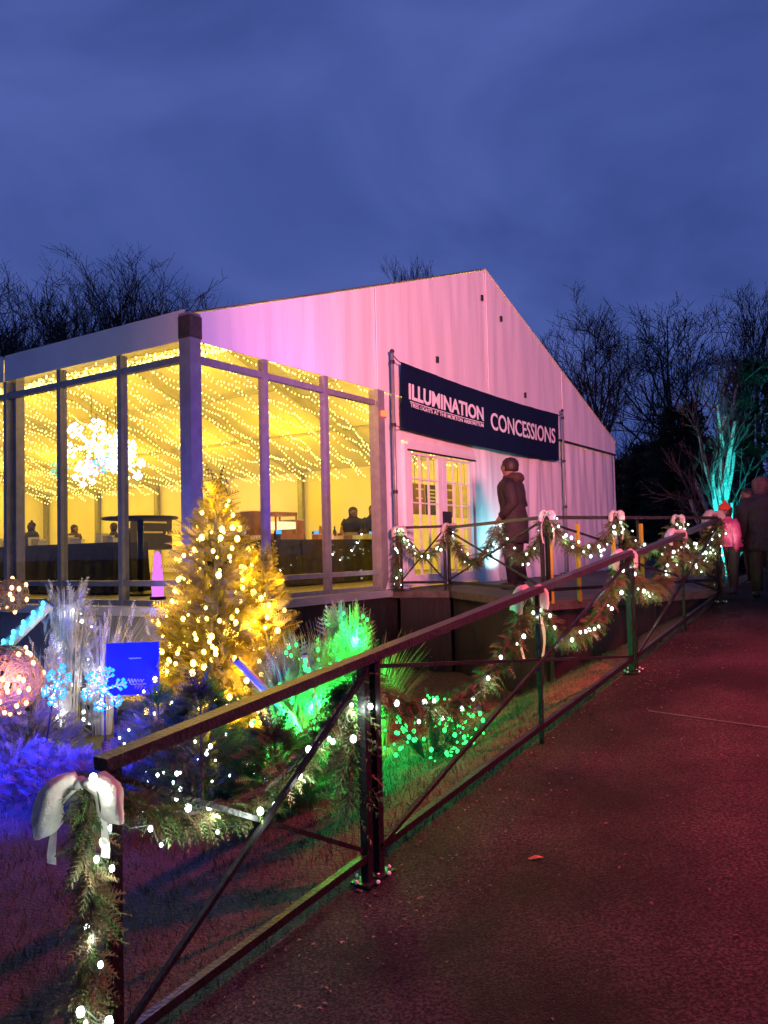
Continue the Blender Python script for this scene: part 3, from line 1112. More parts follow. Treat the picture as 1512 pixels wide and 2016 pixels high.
# ------------------------------------------------------------------ foliage helpers
def spray(b, p, d, ln, rnd, n=6, wd=.35, droop=.25):
    """a flat cedar-like spray: a stem and pairs of narrow leaflets"""
    d = d.normalized()
    side = d.cross(Vector((rnd.uniform(-1, 1), rnd.uniform(-1, 1), rnd.uniform(-1, 1))))
    if side.length < 1e-3:
        side = Vector((1, 0, 0))
    side.normalize()
    dr = Vector((0, 0, -droop * ln))
    k = len(b.v)
    tip = p + d * ln + dr
    sw = ln * .03
    b.v += [tuple(p - side * sw), tuple(p + side * sw), tuple(tip)]
    b.f.append((k, k + 1, k + 2))
    for i in range(1, n + 1):
        f = i / (n + 1)
        c = p + d * (ln * f) + dr * (f * f)
        ll = ln * wd * (1.15 - f)
        w = ln * .045
        for sg in (-1, 1):
            t = c + side * (sg * ll * .8) + d * (ll * .75) + dr * (.25 * f)
            k = len(b.v)
            b.v += [tuple(c - d * w), tuple(c + d * w), tuple(t)]
            b.f.append((k, k + 1, k + 2))


bulb_meshes = {}


def bulb_mesh(key, r):
    if (key, r) not in bulb_meshes:
        bulb_meshes[(key, r)] = MB().ball((0, 0, 0), r, 6, 4, (1, 1, 1.25)).mesh('bulb', M[key])
    return bulb_meshes[(key, r)]


def add_bulb(parent, key, r, p):
    o = bpy.data.objects.new('bulb', bulb_mesh(key, r))
    col.objects.link(o)
    o.parent = parent
    o.location = p
    return o


def garland(pts, label, seed, step=.10, size=.20, nb=12, br=.016, lights=.9, every=3, fol='cedar', fol2='drycedar', dens=36, group='cedar garlands on the railings', hang=.6):
    """cedar rope through world points pts"""
    rnd = random.Random(seed)
    o = thing('garland', label, 'garland', pts[0], 0, group)
    P = [Vector(p) - Vector(pts[0]) for p in pts]
    seg = [(P[i + 1] - P[i]).length for i in range(len(P) - 1)]
    tot = sum(seg)

    def at(u):
        u *= tot
        for i, sl in enumerate(seg):
            if u <= sl or i == len(seg) - 1:
                return P[i] + (P[i + 1] - P[i]) * min(1, u / sl)
            u -= sl
    n = max(4, int(tot / step))
    MB().tube([at(i / n) for i in range(n + 1)], .009, 5).build('rope', M['bark'], o)
    for nm, m, cnt in (('greenery', M[fol], int(tot / step * dens * .62)), ('dry_greenery', M[fol2], int(tot / step * dens * .38))):
        b = MB()
        for i in range(cnt):
            u = rnd.random()
            c = at(u)
            a = rnd.uniform(0, 2 * math.pi)
            d = Vector((math.cos(a), math.sin(a), rnd.uniform(-1.1 - hang, .55)))
            spray(b, c + d.normalized() * rnd.uniform(0, .03), d, size * rnd.uniform(.5, 1.15), rnd, 6, .38, .35)
        b.build(nm, m, o)
    cord = []
    for i in range(nb):
        u = (i + rnd.uniform(.2, .8)) / nb
        p = at(u) + Vector((rnd.uniform(-.06, .06), rnd.uniform(-.06, .06), rnd.uniform(-.10, .04)))
        # bulbs sit on the outside of the rope, in view of the path
        p += Vector((.03, -.05, 0))
        if cord:
            cord.append((cord[-1] + p) / 2 + Vector((0, .02, -.03)))
        cord.append(p + Vector((0, .01, .012)))
        add_bulb(o, 'e_white', br * rnd.choice((.55, .75, .9, 1.1)), p)
        if lights and i % (every if every == 2 else 4) == 0:
            lamp('garland_light', 'POINT', Vector(pts[0]) + p + Vector((.02, -.02, -.03)), (.85, 1, .88), lights, .012)
    MB().tube(cord, .003, 4).build('light_cord', M['wire'], o)
    return o


def swag(a, c, sag, n=14):
    return [a + (c - a) * (i / n) + Vector((0, 0, -sag * 4 * (i / n) * (1 - i / n))) for i in range(n + 1)]


def bow(loc, size, label, rz=0., tail=.9, mat_='ribbon', spread=1.0):
    o = thing('ribbon_bow', label, 'bow', loc, rz, 'ribbon bows on the railings')
    for sg in (-1, 1):
        b = MB()
        lp, lr = [], []
        for i in range(9):
            t = i / 8
            lp.append((sg * size * (.04 + .46 * math.sin(t * 1.75) * spread), -size * .12 * math.sin(t * 3), size * (.12 * math.sin(t * 3.0) - .66 * t * t)))
            lr.append(size * (.08 + .25 * math.sin(min(1, t * 1.25) * 1.65) + .012 * math.sin(i * 2.7 + sg)))
        b.tube(lp, lr, 18, False, .6)
        b.v = [tuple(Vector(q) + Vector((1, 1, 1)) * (size * .10 * noise.noise(Vector(q) * (9 / size * .3) + Vector((sg, 0, 0)))) + Vector((0, 0, size * .05 * noise.noise(Vector(q) * (22 / size * .3))))) for q in b.v]
        b.build('loop', M[mat_], o, True)
        b = MB()
        m = 10
        for i in range(m + 1):
            t = i / m
            x = sg * size * (.05 + .42 * math.sin(t * 2.2) + .04 * math.sin(t * 7))
            zz = -size * tail * t - size * .05
            w = size * (.035 + .035 * t)
            y = -size * .16 + .03 * math.sin(t * 5 + sg)
            b.v += [(x - w, y, zz), (x + w, y + size * .05 * math.sin(t * 9), zz - (size * .05 if i == m else 0))]
        for i in range(m):
            b.f.append((2 * i, 2 * i + 1, 2 * i + 3, 2 * i + 2))
        b.build('tail', M[mat_], o, True)
    MB().ball((0, -size * .05, 0), size * .12, 8, 6, (1, 1.3, 1)).build('knot', M[mat_], o, True)
    return o


off = n2 * -.07
top = lambda s, dz=0.: RP(s, 0, path_z(s) + 1.02 + dz) + off
garland(swag(top(S0 + .02, -.05), top(S1 - .06, -.10), .30), 'cedar garland swagged under the nearest short railing, white lights', 21, nb=13, br=.0125, every=2, lights=2.0, size=.09, dens=62)
garland([RP(S0 - .05, .02, .92), RP(S0 - .08, .03, .75), RP(S0 - .06, .04, .45), RP(S0 - .09, .03, .1), RP(S0 - .07, .03, -.12)], 'cedar garland hanging down the near end post below the bow', 22, nb=12, br=.0125, every=2, lights=1.1, size=.095, dens=62, hang=1.0, fol='drycedar', fol2='cedar')
garland(swag(top(S1 + .05, -.08), top(1.96, -.05), .38), 'cedar garland from the double post, above the green lit shrub', 23, nb=13, br=.0125, every=3, size=.105, dens=44)
garland([top(S1 - .02, -.05), RP(S1 - .05, -.08, .75), RP(S1 - .03, -.09, .42)], 'short cedar tail hanging on the garden side of the double post', 24, nb=3, br=.014, lights=.2, size=.17)
garland(swag(top(1.96, -.05), top(S3, -.06), .40), 'cedar garland on the second half of the middle railing', 25, nb=15, br=.0145, size=.11)
garland(swag(top(S3, -.06), top(5.64, -.05), .36), 'cedar garland on the first half of the farthest path railing', 26, nb=18, br=.0145, size=.15)
garland(swag(top(5.64, -.05), top(S5, -.05), .36), 'cedar garland on the last half of the farthest path railing', 27, nb=18, br=.0145, size=.15)
garland([top(S5, -.03), RP(S5 + .02, -.08, 1.3), RP(S5, -.08, 1.0)], 'brown cedar tail hanging at the far railing end by the people', 28, nb=7, br=.0145, size=.17, fol='drycedar', dens=30)
rz_ = Vector((-.02, -.05, DZW))
wt = lambda p, z: Vector((p.x, p.y, DZW + z)) + Vector((.02, -.06, 0))
garland(swag(wt(PA, .84), wt(PB, .84), .34), 'cedar garland on the railing before the french doors', 31, nb=16, br=.0145, size=.12, lights=.5)
garland([wt(PA, .86), wt(PA, .5) - Vector((.06, 0, 0)), wt(PA, .05) - Vector((.05, 0, 0))], 'cedar garland hanging down beside the glazing end post', 32, nb=8, br=.0135, size=.11, lights=.5)
garland(swag(wt(PB, .84), wt(PB + (PC - PB) * .55, .82), .42), 'cedar garland sagging before the standing person legs', 33, nb=9, br=.0135, size=.11, lights=.5)
garland(swag(wt(PB + (PC - PB) * .55, .82), wt(PC, .84), .36), 'cedar garland rising from the person to the yellow posts', 34, nb=12, br=.0135, size=.11, lights=.5)
garland(swag(wt(PC, .84), wt(PC + (PE - PC) * .36, .84), .30), 'cedar garland between the two long tailed bows', 35, nb=20, br=.0135, size=.11, lights=.5)
garland(swag(wt(PC + (PE - PC) * .36, .84), wt(PC + (PE - PC) * .72, .84), .34), 'cedar garland right of the bows under the tent corner', 36, nb=16, br=.0135, size=.11, lights=.5)
garland(swag(wt(PC + (PE - PC) * .72, .84), wt(PE, .84), .34), 'cedar garland where the walkway railing meets the path railing', 37, nb=14, br=.0135, size=.11, lights=.5)

bow(top(S0 - .09, .0) + n2 * .09, .185, 'big drooping ivory ribbon bow on the near railing end', .2, 1.15)
bow(top(1.96, .02), .20, 'small white ribbon bow on the middle of the path railing', .5, 2.2)
bow(top(S3, .02), .20, 'white ribbon bow where the middle and far path railings meet', .5, .8)
bow(top(5.64, .03), .19, 'white ribbon bow halfway along the farthest path railing', .5, 1.0)
bow(top(S5, .07), .24, 'pale pink ribbon bow at the far end of the path railing', .5, 1.0)
bow(wt(PA, .88), .155, 'yellowish ribbon bow beside the glazing end post', .1, 1.6)
bow(wt(PB, .90), .155, 'cream ribbon bow on the double post before the doors', .1, 1.4)
bow(wt(PC, .92), .13, 'pink ribbon bow with long tails above the yellow posts', .2, 2.4)
bow(wt(PC + (PE - PC) * .36, .92), .13, 'pink ribbon bow with long tails under the tent corner', .2, 2.2)
bow(wt(PC + (PE - PC) * .72, .88), .12, 'grey ribbon bow right of the tent corner', .2, 1.2)

# ------------------------------------------------------------------ garden in front of the glazing
def conifer(loc, h, r, label, seed, fol, key, nb, br, n, ln, lights=(), prof=1.0, zlo=.06, group=None, name='conifer', cat='tree'):
    rnd = random.Random(seed)
    o = thing(name, label, cat, loc, 0, group)
    MB().tube([(0, 0, -.1), (.01, 0, h * .5), (0, .01, h * .96)], [.05 * h / 2, .03 * h / 2, .006], 7).build('trunk', M['bark'], o)

    def rad(f):
        return r * (max(0.02, 1 - f) ** prof) * (.72 + .28 * math.sin(min(1, f * 5) * math.pi / 2))
    b = MB()
    for i in range(n):
        f = zlo + (1 - zlo) * (1 - math.sqrt(rnd.random())) if prof >= .8 else zlo + (1 - zlo) * rnd.random() ** 1.3
        a = rnd.uniform(0, 2 * math.pi)
        lump = .74 + .75 * noise.noise(Vector((math.cos(a) * 2.1 + seed, math.sin(a) * 2.1, f * 6)))
        q = rad(f) * lump * rnd.uniform(.35, 1.0)
        d = Vector((math.cos(a), math.sin(a), rnd.uniform(.15, 1.0)))
        spray(b, Vector((math.cos(a) * q, math.sin(a) * q, f * h * .97)), d, ln * rnd.uniform(.6, 1.25) * (1.1 - .45 * f), rnd, 6, .42, .12)
    for i in range(14):   # loose leader shoots
        a = rnd.uniform(0, 6.28)
        d = Vector((math.cos(a) * .5, math.sin(a) * .5, 1))
        spray(b, Vector((0, 0, h * rnd.uniform(.84, .95))), d, ln * 1.3, rnd, 6, .25, .05)
    b.build('crown', M[fol], o)
    for i in range(nb):
        f = zlo + (1 - zlo) * (1 - math.sqrt(rnd.random())) * .97
        a = rnd.uniform(0, 2 * math.pi)
        lump = .74 + .75 * noise.noise(Vector((math.cos(a) * 2.1 + seed, math.sin(a) * 2.1, f * 6)))
        q = rad(f) * lump * rnd.uniform(.8, 1.08) + .03
        add_bulb(o, key, br * rnd.choice((.55, .7, .85, 1, 1.2)), (math.cos(a) * q, math.sin(a) * q, f * h * .97))
    nl, en, cc = lights
    for i in range(nl):
        f = zlo + .9 * (i + .5) / nl
        a = -math.pi / 2 + rnd.uniform(-1.3, 1.3) + (math.pi if i % 5 == 4 else 0)
        q = rad(min(f, .93)) * .9 + .05
        lamp('tree_light', 'POINT', Vector(loc) + Vector((math.cos(a) * q, math.sin(a) * q, f * h)), cc, en * (1.15 - f), .02)
    return o


GZ = -.05
conifer(Vector((-1.56, 7.6, GZ)), 2.42, .96, 'tall conifer thickly wrapped in golden lights before the tent corner', 3, 'goldleaf', 'e_gold', 296, .021, 2500, .23, (14, 24, (1, .60, .02)), .8)
conifer(Vector((-1.08, 7.45, GZ)), 1.68, .40, 'smaller golden lit conifer tucked against the tall one', 4, 'goldleaf', 'e_gold', 60, .0235, 700, .2, (4, 24, (1, .58, .02)), .7)
conifer(Vector((-2.95, 7.9, GZ)), 1.36, .42, 'slim frosted conifer with white lights left of the sign', 6, 'frost', 'e_coldwhite', 55, .017, 520, .2, (4, 4, (.95, .95, 1)), .9)
conifer(Vector((-1.25, 5.5, GZ)), .80, .48, 'dark green conifer shrub with white pin lights behind the near railing', 8, 'conifer', 'e_coldwhite', 34, .011, 900, .18, (2, .25, (.7, .85, 1)), .5, name='conifer_shrub', cat='shrub')
conifer(Vector((-.72, 5.2, GZ)), .55, .42, 'low spreading green shrub beside the green lit grasses', 9, 'conifer', 'e_coldwhite', 6, .011, 700, .17, (1, .15, (.8, 1, .8)), .45, name='conifer_shrub', cat='shrub')
conifer(Vector((-1.75, 6.3, GZ)), .62, .40, 'small dark shrub with white pin lights right of the blue sign', 10, 'conifer', 'e_coldwhite', 30, .011, 500, .16, (2, .2, (.7, .8, 1)), .5, name='conifer_shrub', cat='shrub')


def low_shrub(loc, r, h, label, seed, n=520, fol='heath', group='low shrubs in the blue light'):
    rnd = random.Random(seed)
    o = thing('low_shrub', label, 'shrub', loc, 0, group)
    b = MB()
    for i in range(n):
        a, f = rnd.uniform(0, 6.283), rnd.random()
        q = r * math.sqrt(rnd.random())
        z = h * math.sqrt(max(0, 1 - (q / r) ** 2)) * (.35 + .65 * f)
        d = Vector((math.cos(a) * .8, math.sin(a) * .8, rnd.uniform(.3, 1)))
        spray(b, Vector((math.cos(a) * q, math.sin(a) * q, z * .8)), d, .13 * rnd.uniform(.6, 1.2), rnd, 5, .45, .1)
    b.build('foliage', M[fol], o)
    st = MB()
    for i in range(7):
        a = i * .9
        st.tube([(0, 0, -.05), (math.cos(a) * r * .3, math.sin(a) * r * .3, h * .4), (math.cos(a) * r * .6, math.sin(a) * r * .6, h * .65)], [.012, .008, .004], 4)
    st.build('stems', M['bark'], o, kind='stuff')
    return o


for i, (x, Y, r, h, lab) in enumerate(((20, 6.1, .42, .40, 'low leafy shrub at the left edge below the orange ball'), (110, 5.9, .42, .34, 'low leafy shrub under the tilted snowflake'),
                                       (215, 5.8, .44, .34, 'low leafy shrub under the facing snowflake'), (300, 5.9, .38, .36, 'low leafy shrub below the blue sign'),
                                       (60, 7.0, .40, .5, 'low leafy shrub behind the tilted snowflake'), (320, 6.9, .36, .45, 'low leafy shrub between the sign and the golden conifer'))):
    p = px(x, 1300, Y)
    low_shrub(Vector((p.x, p.y, GZ)), r, h, lab, 40 + i)


def grass_clump(loc, h, r, label, seed, n=170, m='straw', lean=.35, plume=False, key=None, nb=0, br=.014, cone=None):
    rnd = random.Random(seed)
    o = thing('ornamental_grass', label, 'grass clump', loc, 0, 'ornamental grass clumps in the garden')
    b = MB()
    for i in range(n):
        a = rnd.uniform(0, 6.283)
        q = r * .35 * math.sqrt(rnd.random())
        hh = h * rnd.uniform(.55, 1.05)
        le = lean * rnd.uniform(.2, 1.2) * h * .6
        base = Vector((math.cos(a) * q, math.sin(a) * q, 0))
        pts = []
        sw = Vector((-math.sin(a), math.cos(a), 0)) * (.013 if key else .007)
        k = len(b.v)
        for j in range(6):
            f = j / 5
            p = base + Vector((math.cos(a) * le * f * f, math.sin(a) * le * f * f, hh * f * (1 - .12 * f)))
            w = sw * (1 - f * .85)
            b.v += [tuple(p - w), tuple(p + w)]
        for j in range(5):
            b.f.append((k + 2 * j, k + 2 * j + 1, k + 2 * j + 3, k + 2 * j + 2))
        if key and i % 3 == 0:            # feathery frond leaflets up the blade
            for j in range(2, 6):
                q0, q1 = Vector(b.v[k + 2 * j - 2]), Vector(b.v[k + 2 * j])
                spray(b, q0, q1 - q0, h * .16, rnd, 4, .5, .05)
        if plume and i % 4 == 0:
            tip = Vector(b.v[-1])
            for q_ in range(5):
                spray(b, tip - Vector((0, 0, .05 * q_)), Vector((math.cos(a + q_) * .4, math.sin(a + q_) * .4, 1)), .12, rnd, 4, .3, .1)
    b.build('blades', M[m], o, kind='stuff')
    for i in range(nb):
        f = (i + .5) / nb
        a = -math.pi / 2 + rnd.uniform(-1.5, 1.5)
        q = (cone or r * .5) * (1.35 - f * .7) + .05
        add_bulb(o, key, br, (math.cos(a) * q, math.sin(a) * q, f * h * .85))
    return o


def PX(x, Y, z=GZ):
    p = px(x, 1300, Y)
    return Vector((p.x, p.y, z))


grass_clump(PX(688, 7.0), 1.38, .34, 'tallest green lit grass tied upright, wound with green lights', 51, 420, lean=.14, key='e_green', nb=34, cone=.16)
grass_clump(PX(610, 6.7), 1.12, .40, 'green lit grass clump right of the golden conifer', 52, 420, lean=.42, key='e_green', nb=46, cone=.26)
grass_clump(PX(575, 6.4), 1.0, .3, 'green lit grass clump leaning over the slanted green tube', 53, 340, lean=.45, key='e_green', nb=34, cone=.24)
grass_clump(PX(738, 7.1), 1.05, .35, 'feathery grass clump fanning out at the walkway end', 54, 260, lean=.65)
grass_clump(PX(645, 7.2), 1.2, .3, 'straw grass clump standing behind the green lit ones', 55, 120, lean=.4)
grass_clump(PX(625, 5.9), .62, .4, 'low green lit grass clump behind the rail', 56, 320, lean=.6, key='e_green', nb=10, cone=.2)
grass_clump(PX(135, 7.7), 1.52, .26, 'tall pale grass rising left of the frosted conifer', 57, 200, 'frost', .12, True)
grass_clump(PX(82, 7.3), 1.0, .26, 'grey feathery grass beside the orange ball', 58, 160, 'frost', .15, True)
grass_clump(PX(200, 7.9), 1.35, .3, 'fanned pale grass right of the frosted conifer', 59, 130, 'frost', .5, True)


def tube_light(a, c, r, label, key, nb, m='tube', br=.016):
    o = thing('slanted_tube', label, 'tube', a, 0, 'slanted tubes in the garden')
    d = c - a
    MB().tube([Vector((0, 0, 0)), d], r, 10).build('tube', M[m], o, True)
    MB().tube([d, d + d.normalized() * .012], r * 1.12, 10).build('end_cap', M['lampbody'], o)
    sd = d.cross(Vector((0, 1, 0))).normalized()
    for i in range(nb):
        add_bulb(o, key, br, d * ((i + .5) / nb) + Vector((0, -r - .012, 0)) + sd * (r * .6 * math.sin(i * 2.1)))
    return o


tube_light(px(600, 1440, 6.1), px(468, 1302, 6.3), .028, 'bare tube leaning left out of the green lit grasses', 'e_green', 0)
tube_light(px(628, 1425, 6.2), px(600, 1290, 6.3), .02, 'thin tube with green lights standing in the low grass', 'e_green', 7)
tube_light(px(8, 1275, 7.5), px(98, 1188, 7.6), .055, 'slanted tube dotted with cyan lights at the left edge', 'e_cyan', 14, br=.02)
lamp('tube_glow', 'POINT', px(60, 1225, 7.2), (.03, .5, 1), 6, .03)


def wire_ball(loc, r, key, nb, label, seed, m, br=.0125, sq=1.0, name='wicker_ball', n=26):
    rnd = random.Random(seed)
    o = thing(name, label, 'light ball', loc)
    b = MB()
    for i in range(n):
        ax = Vector((rnd.gauss(0, 1), rnd.gauss(0, 1), rnd.gauss(0, 1))).normalized()
        u = ax.orthogonal().normalized()
        v = ax.cross(u)
        b.tube([(u * math.cos(t * .4488) + v * math.sin(t * .4488)) * r * rnd.uniform(.97, 1.0) for t in range(15)], .008 * r / .3, 4, False)
    for q in b.v:
        pass
    b.build('wicker', M[m], o, kind='stuff')
    for i in range(nb):
        d = Vector((rnd.gauss(0, 1), rnd.gauss(0, 1) - .6, rnd.gauss(0, 1))).normalized()
        add_bulb(o, key, br, d * (r * 1.02))
    return o


wire_ball(px(12, 1338, 7.0), .29, 'e_amber', 46, 'big wicker ball wound with amber lights at the left edge', 71, 'orange_lit', .019, n=60)
wire_ball(px(22, 1172, 7.9), .16, 'e_amber', 14, 'small wicker ball with amber lights before the leftmost window', 72, 'orange_lit', .02, n=30)
lamp('ball_glow', 'POINT', px(18, 1338, 6.6), (1, .5, .22), 8, .03)
lamp('ball_glow', 'POINT', px(12, 1338, 7.0), (1, .5, .22), 9, .03)

snowflake(px(205, 1357, 6.3), .16, M['e_ice'], 'cyan light snowflake facing the path beside the blue sign', .15, 0, .017, 'snowflakes on stakes in the garden')
snowflake(px(112, 1348, 6.4), .15, M['e_ice'], 'cyan light snowflake turned edge on, left of its twin', 1.25, .18, .017, 'snowflakes on stakes in the garden')
for x, y, Y in ((205, 1357, 6.3), (112, 1348, 6.4)):
    p = px(x, y, Y)
    sk = MB().tube([(p.x, p.y + .02, GZ - .1), (p.x, p.y + .02, p.z)], .007, 5)
    for o in bpy.data.objects:
        if o.name.startswith('light_snowflake') and (o.location - p).length < .01:
            q = MB().tube([(0, .02, 0), (0, .02, GZ - p.z)], .007, 5).build('stake', M['steel'], o)
    lamp('snowflake_glow', 'POINT', p + Vector((0, -.12, -.1)), (.05, .04, 1), 60, .03)

sp = px(262, 1316, 6.9)
sg = thing('garden_sign', 'square blue lit sign board with small pale script', 'sign', Vector((sp.x, sp.y, GZ)), .12)
sz = sp.z - GZ
MB().bbox(-.212, .212, -.012, .012, sz - .215, sz + .215).build('board', M['signblue'], sg)
for sx in (-.15, .15):
    MB().bbox(sx - .012, sx + .012, .014, .034, 0, sz + .1).build('stake', M['steel'], sg)
sq = MB()
random.seed(3)
for (x0, z0, wd_, hh) in ((-.03, .085, .10, .014), (-.04, -.10, .13, .05), (-.02, -.128, .12, .008)):
    pts = []
    for i in range(26):
        t = i / 25
        pts.append((x0 + wd_ * t, -.0135, sz + z0 + hh * .5 * math.sin(t * 34) * (1 - .6 * t)))
    sq.tube(pts, .0022, 4)
sq.build('script_print', M['print'], sg)

# green lit wire shrub behind the near railing
rnd = random.Random(81)
gs = thing('berry_shrub', 'low twiggy shrub strung with green lights on the lawn', 'shrub', Vector((.30, 5.75, ground_z(.3, 5.75))))
tw = MB()
bl = []
for cxx, czz, rr in ((-.22, .18, .15), (.08, .12, .17), (.22, .24, .14), (.02, .34, .12)):
    for i in range(26):
        d = Vector((rnd.gauss(0, 1), rnd.gauss(0, 1), rnd.gauss(0, 1))).normalized()
        e = Vector((cxx, 0, czz)) + d * rr * rnd.uniform(.6, 1.1)
        tw.tube([(cxx * .3, 0, 0), Vector((cxx, 0, czz)) * .6 + Vector((rnd.uniform(-.05, .05), rnd.uniform(-.05, .05), 0)), e], [.006, .004, .002], 4, False)
        bl.append(e)
tw.build('twigs', M['bark'], gs, kind='stuff')
lf = MB()
for i in range(220):
    e = rnd.choice(bl)
    spray(lf, e, Vector((rnd.gauss(0, 1), rnd.gauss(0, 1), rnd.gauss(.3, 1))), .07, rnd, 3, .5, .1)
lf.build('foliage', M['conifer'], gs)
for i, e in enumerate(bl):
    add_bulb(gs, 'e_green', rnd.choice((.008, .011, .014)), e + Vector((0, -.02, 0)))
for dx, dz in ((-.2, .15), (.12, .12), (.2, .3)):
    lamp('shrub_light', 'POINT', Vector((.30 + dx, 5.55, gs.location.z + dz)), (.05, 1, .25), 1.1, .02)

# grass blades on the lawn by the near railing
rnd = random.Random(91)
gb = MB()
for i in range(26000):
    s, q = rnd.uniform(-3.4, 5.2), -.02 - 3.3 * rnd.random() ** 1.2
    p = RP(s, q)
    z = ground_z(p.x, p.y)
    a = rnd.uniform(0, 6.283)
    hh = rnd.uniform(.02, .06)
    w = .003
    k = len(gb.v)
    gb.v += [(p.x - w * math.cos(a), p.y - w * math.sin(a), z - .004), (p.x + w * math.cos(a), p.y + w * math.sin(a), z - .004), (p.x + rnd.uniform(-.03, .03), p.y + rnd.uniform(-.03, .03), z + hh)]
    gb.f.append((k, k + 1, k + 2))
o = gb.build('grass', M['blade'], kind='stuff')
tag(o, 'short winter lawn grass beside the railing', 'grass')
# scattered leaf bits on the path
lb = MB()
for i in range(3200):
    s, q = rnd.uniform(-3.4, 8), (rnd.uniform(0, 4.2) if i % 2 else .45 * rnd.random() ** 1.6)
    p = RP(s, q, path_z(s) + .017)
    a = rnd.uniform(0, 6.283)
    r = .003 + .012 * rnd.random() ** 3
    u, v = Vector((math.cos(a), math.sin(a), 0)) * r, Vector((-math.sin(a), math.cos(a), 0)) * r * rnd.uniform(.25, .6)
    lb.quad(p - u, p - v + Vector((0, 0, r * .3)), p + u, p + v + Vector((0, 0, r * .5)))
o = lb.build('leaf_litter', M['litter'], kind='stuff')
tag(o, 'small leaf bits scattered over the dark path', 'leaves')
pl_ = RP(.47, .61, path_z(.47) + .02)
lv = MB()
out_ = [(-.035, 0), (-.02, .014), (0, .017), (.02, .012), (.042, 0), (.02, -.013), (0, -.016), (-.022, -.011)]
for x, y in out_:
    lv.v.append((x, y, .006 * math.sin(x * 60)))
lv.v.append((0, 0, .012))
for i in range(8):
    lv.f.append((i, (i + 1) % 8, 8))
lo_ = tag(lv.build('fallen_leaf', M['leaf']), 'single orange fallen leaf on the dark path', 'leaf')
lo_.location = pl_
lo_.rotation_euler = (0, 0, -.2)
# pale cable lying across the path
cp = []
for i in range(30):
    q = .44 + 3.9 * i / 29
    s = 2.86 - .16 * (q - .44)
    cp.append(RP(s, q, path_z(s) + .02))
tag(MB().tube(cp, .0035, 5).build('ground_cable', M['cable']), 'thin pale cable running across the path', 'cable')

# ------------------------------------------------------------------ people
def fine(prof, k=3):
    out = []
    for i in range(len(prof) - 1):
        for j in range(k):
            t = j / k
            out.append(tuple(prof[i][q] * (1 - t) + prof[i + 1][q] * t for q in range(3)))
    return out + [prof[-1]]


